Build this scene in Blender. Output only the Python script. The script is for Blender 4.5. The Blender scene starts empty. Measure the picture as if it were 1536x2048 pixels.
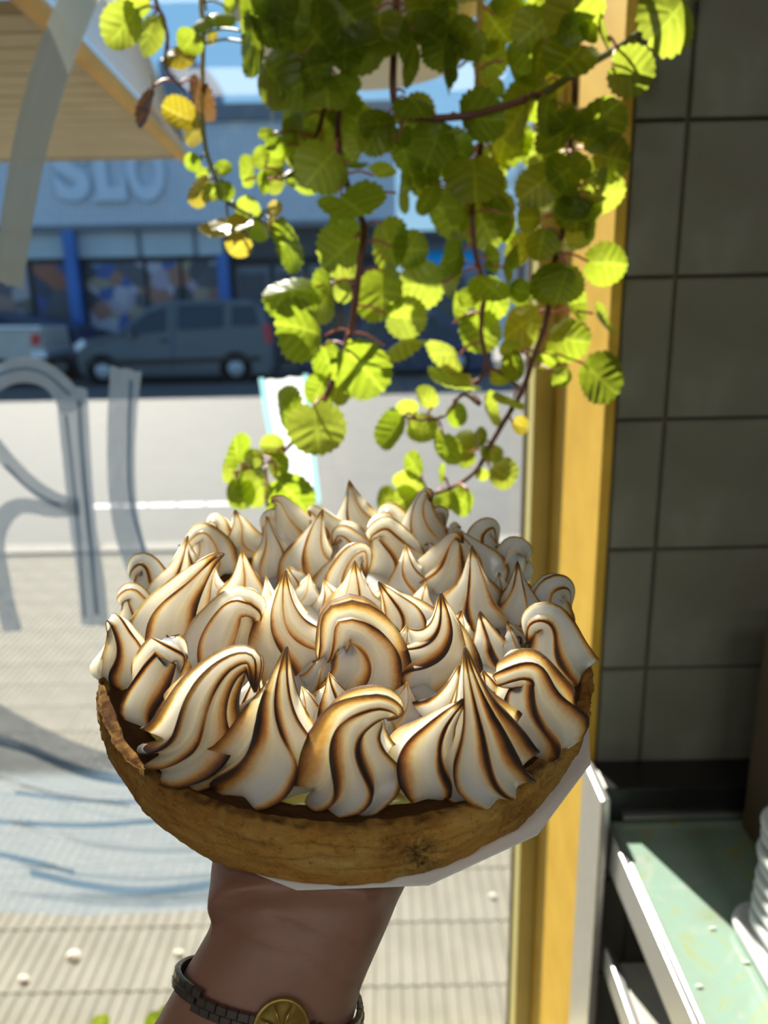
import bpy, bmesh, math, random
import numpy as np
from mathutils import Vector, Matrix, noise
random.seed(7)
S = bpy.context.scene
COL = S.collection
# ------------------------------------------------------------------ camera
FPX = 1536.0
_d = Vector((112, 5676, 1536)).normalized()          # world down, seen in the camera frame (x right, y down, z forward)
_Z = -_d
_Y = (Vector((0, 0, 1)) - _Z * _Z.z).normalized()
_X = _Y.cross(_Z)
M3 = Matrix((_X, _Y, _Z))                             # camera frame -> world
CAM = Vector((0, 0, 1.6))
RGT, UPV, FWD = M3 @ Vector((1, 0, 0)), M3 @ Vector((0, -1, 0)), M3 @ Vector((0, 0, 1))
cd = bpy.data.cameras.new('camera')
cam = bpy.data.objects.new('camera', cd)
COL.objects.link(cam)
cam.matrix_world = Matrix.Translation(CAM) @ Matrix((RGT, UPV, -FWD)).transposed().to_4x4()
cd.sensor_fit = 'VERTICAL'
cd.sensor_height = 9.8
cd.lens = 9.8 * FPX / 2048
cd.clip_start, cd.clip_end = .02, 400
cd.dof.use_dof = True
cd.dof.focus_distance = .335
cd.dof.aperture_fstop = 2.0
S.camera = cam
# ------------------------------------------------------------------ world, sun, exposure
w = bpy.data.worlds.new('sky'); S.world = w; w.use_nodes = True
nt = w.node_tree; nt.nodes.clear()
tc = nt.nodes.new('ShaderNodeTexCoord'); sp = nt.nodes.new('ShaderNodeSeparateXYZ')
rp = nt.nodes.new('ShaderNodeValToRGB'); bg = nt.nodes.new('ShaderNodeBackground'); wo = nt.nodes.new('ShaderNodeOutputWorld')
nt.links.new(tc.outputs['Generated'], sp.inputs[0]); nt.links.new(sp.outputs['Z'], rp.inputs[0])
nt.links.new(rp.outputs[0], bg.inputs[0]); nt.links.new(bg.outputs[0], wo.inputs[0])
rp.color_ramp.elements[0].position = 0.0; rp.color_ramp.elements[0].color = (.42, .70, .92, 1)
rp.color_ramp.elements[1].position = .8; rp.color_ramp.elements[1].color = (.17, .32, .62, 1)
e = rp.color_ramp.elements.new(.30); e.color = (.25, .54, .88, 1)
rp.color_ramp.interpolation = 'EASE'
bg.inputs[1].default_value = 1.0
SUNV = Vector((-.39, 1, 1.0)).normalized()
sl = bpy.data.lights.new('sun', 'SUN'); sun = bpy.data.objects.new('sun', sl); COL.objects.link(sun)
sl.energy = 12.0; sl.angle = math.radians(.6); sl.color = (1, .94, .82)
sun.rotation_euler = SUNV.to_track_quat('Z', 'Y').to_euler()
sun.location = (-3, 8, 9)
S.view_settings.view_transform = 'Standard'
S.view_settings.look = 'None'
S.view_settings.gamma = 1
S.view_settings.use_curve_mapping = False
S.view_settings.exposure = 0.0
S.cycles.max_bounces = 10
S.cycles.diffuse_bounces = 5
S.cycles.transparent_max_bounces = 16
S.cycles.caustics_reflective = False
S.cycles.caustics_refractive = False
S.cycles.use_denoising = True
# ------------------------------------------------------------------ helpers
def ray(px, py): return M3 @ Vector(((px - 768) / FPX, (py - 1024) / FPX, 1))
def onY(px, py, y): r = ray(px, py); return CAM + r * (y / r.y)
def onZ(px, py, z): r = ray(px, py); return CAM + r * ((z - 1.6) / r.z)
def onX(px, py, x): r = ray(px, py); return CAM + r * (x / r.x)
def dep(px, py, z): return CAM + ray(px, py) * z
def onP(px, py, p0, n): r = ray(px, py); return CAM + r * ((p0 - CAM).dot(n) / r.dot(n))
M3T = M3.transposed()
def proj(P):
    c = M3T @ (Vector(P) - CAM)
    return c.x / c.z * FPX + 768, c.y / c.z * FPX + 1024, c.z

class MB:
    def __init__(s): s.v, s.f = [], []
    def add(s, vs, fs):
        o = len(s.v); s.v += [tuple(p) for p in vs]; s.f += [tuple(i + o for i in f) for f in fs]; return s
    def box(s, x0, x1, y0, y1, z0, z1):
        return s.add([(x0,y0,z0),(x1,y0,z0),(x1,y1,z0),(x0,y1,z0),(x0,y0,z1),(x1,y0,z1),(x1,y1,z1),(x0,y1,z1)],
                     [(0,3,2,1),(4,5,6,7),(0,1,5,4),(1,2,6,5),(2,3,7,6),(3,0,4,7)])
    def prism(s, poly, ax, a0, a1):
        n = len(poly)
        def mk(p, a): return {'x': (a, p[0], p[1]), 'y': (p[0], a, p[1]), 'z': (p[0], p[1], a)}[ax]
        return s.add([mk(p, a0) for p in poly] + [mk(p, a1) for p in poly],
                     [tuple(range(n))[::-1], tuple(range(n, 2 * n))] + [(i, (i+1) % n, n + (i+1) % n, n + i) for i in range(n)])
    def rings(s, R, closed=True, cap=True):
        n = len(R[0]); vs = [p for r in R for p in r]; fs = []
        for j in range(len(R) - 1):
            for i in range(n if closed else n - 1):
                k = (i + 1) % n; fs.append((j*n+i, j*n+k, (j+1)*n+k, (j+1)*n+i))
        if cap and closed: fs += [tuple(range(n))[::-1], tuple(range((len(R)-1)*n, len(R)*n))]
        return s.add(vs, fs)
    def lathe(s, prof, c=(0,0,0), ax='z', n=32, cap=True):
        R = []
        for r, h in prof:
            ring = []
            for i in range(n):
                a = 2*math.pi*i/n; p, q = r*math.cos(a), r*math.sin(a)
                ring.append({'z': (c[0]+p, c[1]+q, c[2]+h), 'y': (c[0]+p, c[1]+h, c[2]+q), 'x': (c[0]+h, c[1]+p, c[2]+q)}[ax])
            R.append(ring)
        return s.rings(R, cap=cap)
    def tube(s, pts, rad, n=8):
        pts = [Vector(p) for p in pts]; m = len(pts); R = []; a = None
        for i, p in enumerate(pts):
            t = (pts[min(i+1, m-1)] - pts[max(i-1, 0)]).normalized()
            if a is None: a = t.orthogonal().normalized()
            a = (a - t * a.dot(t)).normalized(); b = t.cross(a)
            r = rad[i] if isinstance(rad, (list, tuple)) else rad
            R.append([p + (a*math.cos(2*math.pi*k/n) + b*math.sin(2*math.pi*k/n)) * r for k in range(n)])
        return s.rings(R)
    def mesh(s, name, m=None, smooth=False):
        me = bpy.data.meshes.new(name); me.from_pydata(s.v, [], s.f)
        bm = bmesh.new(); bm.from_mesh(me); bmesh.ops.recalc_face_normals(bm, faces=bm.faces); bm.to_mesh(me); bm.free()
        if m: me.materials.append(m)
        if smooth: me.polygons.foreach_set('use_smooth', [True] * len(me.polygons))
        return me
    def obj(s, name, m=None, parent=None, smooth=False, bevel=0, seg=2):
        o = link(name, s.mesh(name, m, smooth), parent)
        if bevel:
            b = o.modifiers.new('bevel', 'BEVEL'); b.width = bevel; b.segments = seg; b.limit_method = 'ANGLE'
        return o
def link(name, data, parent=None):
    o = bpy.data.objects.new(name, data); COL.objects.link(o)
    if parent:
        o.parent = parent
        if parent.matrix_basis != Matrix.Identity(4): o.matrix_parent_inverse = world_of(parent).inverted()
    return o
def world_of(o):
    m = o.matrix_basis.copy()
    while o.parent:
        m = o.parent.matrix_basis @ o.matrix_parent_inverse @ m if False else (o.parent.matrix_basis @ (o.matrix_parent_inverse @ m)); o = o.parent
    return m
def tag(o, label=None, cat=None, group=None, kind=None):
    for k, v in (('label', label), ('category', cat), ('group', group), ('kind', kind)):
        if v: o[k] = v
    return o
def thing(name, loc, label, cat, group=None):
    o = bpy.data.objects.new(name, None); COL.objects.link(o); o.location = loc; o.empty_display_size = .05
    return tag(o, label, cat, group)
def struct(name, loc=(0, 0, 0)):
    o = bpy.data.objects.new(name, None); COL.objects.link(o); o.location = loc
    o['kind'] = 'structure'; return o
def catmull(pts, n):
    P = [Vector(p) for p in pts]; P = [P[0]*2 - P[1]] + P + [P[-1]*2 - P[-2]]; out = []; m = len(P) - 3
    for i in range(n):
        u = i / (n - 1) * m; k = min(int(u), m - 1); t = u - k
        a, b, c, d = P[k:k+4]
        out.append(((b*2) + (c-a)*t + (a*2-b*5+c*4-d)*t*t + (-a+b*3-c*3+d)*t**3) * .5)
    return out
# ------------------------------------------------------------------ materials
class N:
    def __init__(s, name):
        s.m = bpy.data.materials.new(name); s.m.use_nodes = True; s.t = s.m.node_tree; s.t.nodes.clear()
        s.out = s.n('OutputMaterial')
    def n(s, t, **kw):
        x = s.t.nodes.new('ShaderNode' + t)
        for k, v in kw.items(): setattr(x, k, v)
        return x
    def l(s, a, b): s.t.links.new(a, b)
    def noise(s, sc, det=4, rough=.6, scale3=None, coord='Object', dist=0):
        t = s.n('TexCoord'); x = s.n('TexNoise'); x.inputs['Scale'].default_value = sc
        x.inputs['Detail'].default_value = det; x.inputs['Roughness'].default_value = rough; x.inputs['Distortion'].default_value = dist
        if scale3:
            mp = s.n('Mapping'); mp.inputs['Scale'].default_value = scale3; s.l(t.outputs[coord], mp.inputs[0]); s.l(mp.outputs[0], x.inputs[0])
        else: s.l(t.outputs[coord], x.inputs[0])
        return x.outputs[0]
    def ramp(s, fac, stops):
        r = s.n('ValToRGB'); s.l(fac, r.inputs[0]); el = r.color_ramp.elements
        for i, (p, c) in enumerate(stops):
            if i < 2: x = el[i]; x.position = p
            else: x = el.new(p)
            x.color = (*c, 1) if len(c) == 3 else c
        return r.outputs[0]
    def mix(s, fac, a, b, mode='MIX'):
        x = s.n('MixRGB', blend_type=mode)
        for i, v in enumerate((fac, a, b)):
            if hasattr(v, 'is_linked'): s.l(v, x.inputs[i])
            else: x.inputs[i].default_value = v if i == 0 else (*v, 1)
        return x.outputs[0]
    def bsdf(s, col, rough=.6, metal=0, bump=None, bs=.3, bd=.002, **kw):
        b = s.n('BsdfPrincipled')
        if hasattr(col, 'is_linked'): s.l(col, b.inputs['Base Color'])
        else: b.inputs['Base Color'].default_value = (*col, 1)
        if hasattr(rough, 'is_linked'): s.l(rough, b.inputs['Roughness'])
        else: b.inputs['Roughness'].default_value = rough
        b.inputs['Metallic'].default_value = metal
        for k, v in kw.items(): b.inputs[k.replace('_', ' ')].default_value = v
        if bump is not None:
            x = s.n('Bump'); x.inputs['Strength'].default_value = bs; x.inputs['Distance'].default_value = bd
            s.l(bump, x.inputs['Height']); s.l(x.outputs[0], b.inputs['Normal'])
        return b.outputs[0]
    def done(s, sh): s.l(sh, s.out.inputs[0]); return s.m
def flat(name, col, rough=.6, metal=0, var=.12, sc=20, **kw):
    a = N(name); n_ = a.noise(sc)
    c = a.ramp(n_, [(.3, tuple(x*(1-var) for x in col)), (.7, tuple(min(1, x*(1+var)) for x in col))])
    return a.done(a.bsdf(c, rough, metal, bump=n_, bs=.1, **kw))
def mixsh(a, f, s1, s2):
    x = a.n('MixShader')
    if hasattr(f, 'is_linked'): a.l(f, x.inputs[0])
    else: x.inputs[0].default_value = f
    a.l(s1, x.inputs[1]); a.l(s2, x.inputs[2]); return x.outputs[0]
def attr(a, name):
    x = a.n('Attribute'); x.attribute_name = name; return x
MT = {}
a = N('wall_tile'); c = a.ramp(a.noise(9, 5), [(.3, (.165, .162, .128)), (.55, (.195, .192, .158)), (.75, (.25, .25, .22))]); MT['tile'] = a.done(a.bsdf(c, .32, bump=a.noise(30), bs=.05))
MT['grout'] = flat('grout', (.13, .12, .09), .9)
a = N('yellow_paint'); nn = a.noise(160, 6); c = a.ramp(a.noise(14, 4), [(.25, (.62, .36, .025)), (.6, (.74, .46, .05)), (.8, (.78, .52, .09))]); MT['yellow'] = a.done(a.bsdf(c, .6, bump=nn, bs=.35, bd=.001))
MT['frame'] = flat('window_frame_paint', (.62, .54, .20), .45, var=.06)
MT['groove'] = flat('window_gasket', (.10, .07, .02), .7)
MT['plaster'] = flat('plaster', (.34, .33, .28), .8)
MT['floor'] = flat('interior_floor', (.20, .18, .16), .5)
MT['steel'] = flat('brushed_steel', (.62, .61, .60), .34, .9, var=.06, sc=60)
MT['alu'] = flat('bright_aluminium', (.46, .46, .46), .36, .75, var=.03)
MT['black'] = flat('black_plastic', (.012, .012, .013), .35)
MT['white'] = flat('white_plastic', (.66, .67, .68), .4, var=.03)
MT['shelf'] = flat('white_shelf', (.48, .46, .42), .5, var=.04)
MT['wood'] = flat('brown_board', (.11, .075, .048), .6, sc=8)
a = N('green_onyx')
c = a.ramp(a.noise(13, 6, .6, dist=1.2), [(.22, (.25, .30, .15)), (.42, (.27, .35, .28)), (.55, (.26, .38, .32)), (.66, (.32, .35, .17)), (.82, (.32, .25, .10))])
c = a.mix(a.ramp(a.noise(16, 6, .6, dist=2), [(.56, (0, 0, 0)), (.64, (.6, .6, .6))]), c, (.36, .40, .36)); MT['onyx'] = a.done(a.bsdf(c, .16))
a = N('window_glass'); tr = a.n('BsdfTransparent'); tr.inputs[0].default_value = (.97, .98, .975, 1); gl = a.n('BsdfGlossy'); gl.inputs['Roughness'].default_value = .01
fr = a.n('LayerWeight'); pw = a.n('Math', operation='POWER'); a.l(fr.outputs['Facing'], pw.inputs[0]); pw.inputs[1].default_value = 5
ma = a.n('Math', operation='MULTIPLY_ADD'); a.l(pw.outputs[0], ma.inputs[0]); ma.inputs[1].default_value = .7; ma.inputs[2].default_value = .03; MT['glass'] = a.done(mixsh(a, ma.outputs[0], tr.outputs[0], gl.outputs[0]))
def paint(name, c0, c1, lo, hi):
    a = N(name); uv = a.n('UVMap'); mp = a.n('Mapping'); mp.inputs['Scale'].default_value = (1.3, 62, 1); a.l(uv.outputs[0], mp.inputs[0])
    x = a.n('TexNoise'); x.inputs['Scale'].default_value = 1; x.inputs['Detail'].default_value = 5; x.inputs['Roughness'].default_value = .65; a.l(mp.outputs[0], x.inputs[0])
    c = a.ramp(x.outputs[0], [(.3, c0), (.62, c1)])
    d = a.n('BsdfDiffuse'); t = a.n('BsdfTranslucent'); a.l(c, d.inputs[0]); a.l(c, t.inputs[0]); tp = a.n('BsdfTransparent')
    al = a.ramp(x.outputs[0], [(.32, (hi,)*3), (.66, (lo,)*3)])
    return a.done(mixsh(a, al, tp.outputs[0], mixsh(a, .7, d.outputs[0], t.outputs[0])))
MT['paint'] = paint('blue_white_window_paint', (.30, .43, .56), (.82, .86, .89), .60, .95)
MT['paint_wash'] = paint('blue_grey_brush_wash', (.10, .19, .29), (.46, .50, .53), .35, .95)
MT['paint_deep'] = paint('deep_blue_paint_line', (.06, .17, .30), (.16, .29, .42), .6, .95)
MT['paint_line'] = paint('white_paint_line', (.50, .54, .57), (.60, .62, .63), .85, .98)
MT['paint_dull'] = paint('grey_green_window_paint', (.42, .44, .37), (.55, .55, .47), .92, .98)
MT['paint_white'] = paint('white_window_paint', (.80, .90, .92), (.95, .97, .97), .93, .98)
MT['paint_cyan'] = paint('cyan_window_paint', (.20, .62, .70), (.45, .80, .86), .7, .9)
# outdoors
a = N('ribbed_paving'); c = a.ramp(a.noise(6, 6), [(.3, (.20, .182, .143)), (.7, (.265, .243, .20))]); MT['pave'] = a.done(a.bsdf(c, .8, bump=a.noise(120), bs=.2))
MT['joint'] = flat('paving_joint', (.15, .14, .115), .9)
MT['asphalt'] = flat('sunbleached_asphalt', (.098, .095, .089), .75, var=.1, sc=3)
MT['curb'] = flat('curb_stone', (.25, .232, .20), .8)
MT['pebble'] = flat('pale_pebble', (.70, .66, .55), .8, Subsurface_Weight=.6, Subsurface_Scale=.02)
MT['roadpaint'] = flat('road_paint', (.95, .95, .93), .3, var=.02)
a = N('fascia_mosaic'); br = a.n('TexBrick'); t = a.n('TexCoord'); mp = a.n('Mapping'); mp.inputs['Rotation'].default_value = (math.radians(90), 0, 0); a.l(t.outputs['Object'], mp.inputs[0]); a.l(mp.outputs[0], br.inputs[0])
br.inputs['Color1'].default_value = (.54, .60, .68, 1); br.inputs['Color2'].default_value = (.62, .66, .72, 1); br.inputs['Mortar'].default_value = (.38, .45, .54, 1)
br.offset = 0; br.inputs['Scale'].default_value = 4; br.inputs['Brick Width'].default_value = .6; br.inputs['Row Height'].default_value = .6; br.inputs['Mortar Size'].default_value = .05; MT['fascia'] = a.done(a.bsdf(br.outputs[0], .6))
MT['letter'] = flat('relief_letters', (.58, .66, .76), .5, var=.04, sc=1)
MT['dark'] = flat('dark_facade', (.045, .05, .06), .6, sc=1)
MT['coping'] = flat('parapet_coping', (.17, .19, .22), .7, sc=1)
MT['band'] = flat('pale_sign_band', (.50, .56, .60), .6, sc=1, var=.06)
MT['bluepost'] = flat('blue_post_paint', (.03, .15, .48), .4, sc=1)
MT['tank'] = flat('grey_roof_block', (.22, .25, .32), .7, sc=1)
MT['lilac'] = flat('lilac_grey_wall', (.46, .50, .60), .8, sc=1)
MT['turq'] = flat('turquoise_awning_cloth', (.0, .42, .80), .6, sc=1, var=.05)
MT['bark'] = flat('bare_branch', (.30, .30, .32), .9)
def poster(name, cols, sc):
    a = N(name); t = a.n('TexCoord'); v = a.n('TexVoronoi'); v.inputs['Scale'].default_value = sc; a.l(t.outputs['Object'], v.inputs[0])
    s_ = a.n('SeparateColor'); a.l(v.outputs['Color'], s_.inputs[0])
    c = a.ramp(s_.outputs[0], [(i / len(cols), q) for i, q in enumerate(cols)])
    a.t.nodes[-1]
    for nd in a.t.nodes:
        if nd.type == 'VALTORGB': nd.color_ramp.interpolation = 'CONSTANT'
    return a.done(a.bsdf(c, .5))
MT['posterA'] = poster('poster_blue_red', [(.05, .06, .10), (.08, .12, .34), (.34, .12, .07), (.10, .10, .12), (.05, .08, .26)], 1.4)
MT['posterB'] = poster('poster_portraits', [(.10, .10, .12), (.42, .34, .42), (.20, .26, .42), (.36, .17, .12), (.07, .07, .09), (.48, .45, .52), (.38, .30, .20), (.06, .12, .34)], 2.2)
MT['posterC'] = poster('poster_brown', [(.16, .14, .13), (.34, .22, .18), (.12, .12, .14), (.45, .40, .42)], 1.6)
MT['vanblue'] = flat('van_paint', (.10, .12, .14), .3, .3, sc=1, var=.05)
MT['vandark'] = flat('dark_car_glass', (.008, .02, .05), .1, sc=1)
MT['navy'] = flat('navy_car_paint', (.03, .055, .12), .3, .2, sc=1)
MT['carwhite'] = flat('white_car_paint', (.50, .47, .42), .35, sc=1)
MT['rubber'] = flat('tyre_rubber', (.012, .013, .016), .8)
MT['hub'] = flat('wheel_hub', (.45, .48, .52), .4, .4, sc=3)
MT['red'] = flat('red_tail_lamp', (.62, .02, .03), .3, sc=3)
MT['chrome'] = flat('chrome_bumper', (.62, .68, .78), .25, .6, sc=3)
a = N('clear_corrugated_sheet'); tp = a.n('BsdfTransparent'); tp.inputs[0].default_value = (.86, .88, .90, 1)
MT['poly'] = a.done(mixsh(a, .35, tp.outputs[0], a.bsdf((.55, .54, .52), .35)))
MT['beam'] = flat('ochre_awning_beam', (.60, .34, .05), .5, sc=10)
MT['soffit'] = flat('beige_awning_slat', (.50, .43, .31), .8, sc=6)
# tart, plant, skin
a = N('toasted_meringue'); at = attr(a, 'toast')
sp_ = a.noise(420, 3); mod = a.n('Math', operation='MULTIPLY_ADD'); a.l(sp_, mod.inputs[0]); mod.inputs[1].default_value = .16
a.l(at.outputs['Fac'], mod.inputs[2]); sub = a.n('Math', operation='SUBTRACT'); a.l(mod.outputs[0], sub.inputs[0]); sub.inputs[1].default_value = .08
c = a.ramp(sub.outputs[0], [(.0, (.78, .79, .775)), (.16, (.82, .75, .60)), (.34, (.70, .40, .13)), (.52, (.36, .13, .025)), (.72, (.10, .030, .008)), (.95, (.012, .008, .006))])
ro = a.ramp(sub.outputs[0], [(.1, (.26,)*3), (.6, (.65,)*3)])
ss = a.ramp(sub.outputs[0], [(.15, (.95,)*3), (.6, (.25,)*3)])
bs_ = a.n('BsdfPrincipled'); a.l(c, bs_.inputs['Base Color']); a.l(ro, bs_.inputs['Roughness']); a.l(ss, bs_.inputs['Subsurface Weight'])
bs_.inputs['Subsurface Radius'].default_value = (1, .84, .58); bs_.inputs['Subsurface Scale'].default_value = .030
bp = a.n('Bump'); bp.inputs['Strength'].default_value = .25; bp.inputs['Distance'].default_value = .0008
bm_ = a.n('Math', operation='MULTIPLY'); a.l(at.outputs['Fac'], bm_.inputs[0]); a.l(a.noise(900, 4), bm_.inputs[1]); a.l(bm_.outputs[0], bp.inputs['Height']); a.l(bp.outputs[0], bs_.inputs['Normal'])
tl = a.n('BsdfTranslucent'); a.l(a.mix(1.0, c, (1.0, .96, .86), 'MULTIPLY'), tl.inputs[0]); a.l(bp.outputs[0], tl.inputs['Normal'])
MT['meringue'] = a.done(mixsh(a, a.ramp(sub.outputs[0], [(.1, (.20,)*3), (.6, (.08,)*3)]), bs_.outputs[0], tl.outputs[0]))
a = N('lemon_curd'); MT['curd'] = a.done(a.bsdf(a.ramp(a.noise(60), [(.3, (.66, .52, .10)), (.7, (.78, .66, .20))]), .25, Subsurface_Weight=.5, Subsurface_Scale=.01))
a = N('baked_crust'); n1 = a.noise(26, 6, .65, dist=.6); n2 = a.noise(300, 7, .8); n3 = a.noise(38, 5, .7, dist=1)
c = a.ramp(n1, [(.28, (.60, .25, .055)), (.45, (.86, .43, .10)), (.60, (.95, .56, .15)), (.75, (.98, .70, .26))])
c = a.mix(a.ramp(n2, [(.33, (.8, .8, .8)), (.44, (0, 0, 0))]), c, (.34, .15, .035))
at = attr(a, 'burn'); mm = a.n('Math', operation='MULTIPLY'); a.l(at.outputs['Fac'], mm.inputs[0]); a.l(a.ramp(n2, [(.40, (1,)*3), (.62, (.15,)*3)]), mm.inputs[1])
c = a.mix(mm.outputs[0], c, (.025, .018, .012))
at = attr(a, 'brown'); c = a.mix(at.outputs['Fac'], c, (.10, .042, .013))  # baked rim brown, with the meringue's shade darkened into the colour
MT['crust'] = a.done(a.bsdf(c, .95, bump=a.mix(.55, n2, a.noise(95, 6, .7)), bs=1.0, bd=.006, Specular_IOR_Level=.15))
MT['board'] = flat('white_paper', (.82, .83, .84), .55, var=.03, sc=40, Subsurface_Weight=.15, Subsurface_Scale=.004)
a = N('skin'); c = a.ramp(a.noise(28, 5), [(.3, (.23, .112, .08)), (.7, (.30, .152, .112))]); at = attr(a, 'crease'); c = a.mix(at.outputs['Fac'], c, (.26, .10, .07))
MT['skin'] = a.done(a.bsdf(c, .5, bump=a.noise(700, 4), bs=.15, bd=.0006, Subsurface_Weight=.25, Subsurface_Scale=.004))
MT['darkmetal'] = flat('oxidised_metal', (.16, .14, .13), .35, .85, sc=200)
MT['gold'] = flat('old_gold', (.45, .30, .09), .38, .85, sc=120)
def leafmat(name, cols, dead=False):
    a = N(name); oi = a.n('ObjectInfo'); at = attr(a, 'vein')
    c = a.ramp(oi.outputs['Random'], cols)
    c = a.mix(a.ramp(a.noise(60, 4), [(.4, (0,)*3), (.75, (.35,)*3)]), c, tuple(x*.6 for x in cols[0][1]))
    cv = a.mix(at.outputs['Fac'], c, tuple(min(1, x*1.6+.06) for x in cols[1][1]))
    t = a.n('BsdfTranslucent'); tm = a.mix(1.0, cv, (1.0, 1.0, .62), 'MULTIPLY'); a.l(tm, t.inputs[0])
    p = a.bsdf(a.mix(.72, cv, (.008, .022, .003)), .33)
    return a.done(mixsh(a, .42 if dead else .60, p, t.outputs[0]))
MT['leaf'] = leafmat('green_leaf', [(0, (.36, .49, .035)), (.5, (.46, .58, .06)), (1, (.53, .60, .11))])
MT['leafy'] = leafmat('yellowed_leaf', [(0, (.48, .38, .03)), (.5, (.55, .45, .09)), (1, (.58, .46, .22))])
MT['leafd'] = leafmat('withered_leaf', [(0, (.20, .08, .05)), (.5, (.28, .13, .07)), (1, (.22, .12, .05))], True)
MT['stem'] = flat('reddish_stem', (.16, .06, .05), .5, sc=40)
MT['stalk'] = flat('pink_leaf_stalk', (.50, .20, .17), .4, sc=40, Subsurface_Weight=.6, Subsurface_Scale=.003)
MT['stemy'] = flat('yellow_stem', (.55, .42, .08), .5, sc=40)
MT['stemg'] = flat('green_stem', (.22, .24, .10), .5, sc=40)
MT['pot'] = flat('white_hanging_pot', (.74, .74, .70), .5, var=.05)
MT['soil'] = flat('potting_soil', (.04, .025, .015), .95)
# ------------------------------------------------------------------ room shell
XJ, YW, YG = .244, .84, 1.145         # jamb plane, inner wall face, glass plane
XL, XR, YB, ZC = -2.4, 1.6, -4.2, 3.0
fl = struct('floor'); MB().box(XL, XR, YB, YW, -.12, 0).obj('slab', MT['floor'], fl)
ce = struct('ceiling'); MB().box(XL, XR, YB, 1.18, ZC, ZC+.12).obj('slab', MT['plaster'], ce)
for nm, bx in (('wall_left', (XL-.12, XL, YB, 1.18, 0, ZC)), ('wall_back', (XL-.12, XR+.12, YB-.12, YB, 0, ZC))):
    o = struct(nm); MB().box(*bx).obj('plaster', MT['plaster'], o)
wr = struct('wall_right'); MB().box(XR, XR+.12, YB, 1.18, 0, ZC).obj('plaster', MT['plaster'], wr)
wf = struct('wall_front', (.9, .9, 0))
MB().box(XJ+.012, XR, YW+.006, 1.18, 0, ZC).obj('backing', MT['grout'], wf)
MB().box(XL, XJ+.012, YW+.02, 1.18, 0, .20).obj('low_wall', MT['plaster'], wf)
MB().box(XL, XJ+.012, YW, 1.18, 2.75, ZC).obj('lintel', MT['plaster'], wf)
MB().box(XL, -1.75, YW, 1.18, .20, 2.75).obj('pier', MT['yellow'], wf)
MB().box(XJ, XJ+.012, YW-.001, 1.18, .20, 2.75).obj('yellow_reveal', MT['yellow'], wf, bevel=.003)['label'] = 'sunlit yellow painted window reveal'
# tiles: 15 cm grid; one joint at x=.318, z=1.4715
tm = {}
gx, gz, T, G = .3115, 1.4715, .1502, .0035
nz = 0
for i in range(-1, 7):
    for k in range(-9, 10):
        x0, x1 = gx + i*T, gx + (i+1)*T
        z0, z1 = gz + k*T, gz + (k+1)*T
        x0c = max(x0, XJ + .0125)
        if x0c > x1 - .01 or x1 > XR: continue
        key = round(x1 - x0c, 4)
        if key not in tm:
            h = T/2 - G/2; hw_ = (x1-x0c)/2 - G/2
            R = []
            for (ww, hh, yy) in ((hw_, h, .008), (hw_, h, .0015), (hw_-.0015, h-.0015, 0)):
                R.append([(-ww, yy, -hh), (ww, yy, -hh), (ww, yy, hh), (-ww, yy, hh)])
            tm[key] = MB().rings(R).mesh('wall_tile', MT['tile'])
        o = link('tile', tm[key]); o.location = ((x0c+x1)/2, YW, (z0+z1)/2)
        o.parent = wf; o.matrix_parent_inverse = Matrix.Translation((-.9, -.9, 0))
# window: stile, rails, pane and painted strokes
wi = struct('window_1', (-.7, 1.07, .3))
MB().box(.2155, XJ-.0005, 1.088, 1.165, .25, 2.75).obj('window_stile', MT['frame'], wi, bevel=.002)
MB().box(.213, .2155, 1.135, 1.155, .25, 2.75).obj('gasket', MT['groove'], wi)
MB().box(-1.75, -1.69, 1.088, 1.165, .25, 2.75).obj('window_stile', MT['frame'], wi, bevel=.002)
MB().box(-1.69, .2155, 1.088, 1.165, .20, .25).obj('window_rail', MT['frame'], wi, bevel=.002)
MB().box(-1.69, .2155, 1.088, 1.165, 2.69, 2.75).obj('window_rail', MT['frame'], wi, bevel=.002)
MB().box(-1.69, .213, YG-.003, YG+.003, .25, 2.69).obj('pane', MT['glass'], wi)
def stroke(pts, wd, m, label=None, yoff=0.0):
    n = 40; c = catmull([onY(x, y, YG-.0045-yoff) for x, y in pts], n)
    wds = wd if isinstance(wd, (list, tuple)) else [wd]*2
    V, F_, UV = [], [], []; Lg = 0; nv = 7
    for i, p in enumerate(c):
        t = (c[min(i+1, n-1)] - c[max(i-1, 0)]).normalized(); s_ = Vector((t.z, 0, -t.x))
        if i: Lg += (p - c[i-1]).length
        u = i/(n-1); wv = wds[0] + (wds[-1]-wds[0])*u; hw_ = wv/2/FPX*1.16*(1+.05*math.sin(u*9+wv))
        for k in range(nv):
            v = k/(nv-1)*2-1
            e_ = .0018*math.sin(k*2.1+wv) * (1 if i in (0, n-1) else 0)
            q = p + s_*(hw_*v) + t*e_
            V.append((q.x, p.y, q.z)); UV.append((Lg*8 + wv, v*.5*hw_/.03))
    for i in range(n-1):
        for k in range(nv-1): F_.append((i*nv+k, i*nv+k+1, (i+1)*nv+k+1, (i+1)*nv+k))
    me = bpy.data.meshes.new('painted_stroke'); me.from_pydata(V, [], F_); me.materials.append(m)
    uvl = me.uv_layers.new(name='UVMap')
    for lp in me.loops: uvl.data[lp.index].uv = UV[lp.vertex_index]
    o = link('painted_stroke', me, wi); 
    if label: o['label'] = label
    return o
stroke([(172, -30), (148, 20), (105, 130), (68, 260), (40, 400), (16, 570)], [62, 58], MT['paint_dull'], 'grey green brush stroke')
stroke([(-40, 775), (20, 745), (70, 742), (115, 768), (150, 820)], [46, 50], MT['paint'])
stroke([(143, 775), (152, 900), (166, 1050), (182, 1160), (190, 1252)], [58, 56], MT['paint'])
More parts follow.
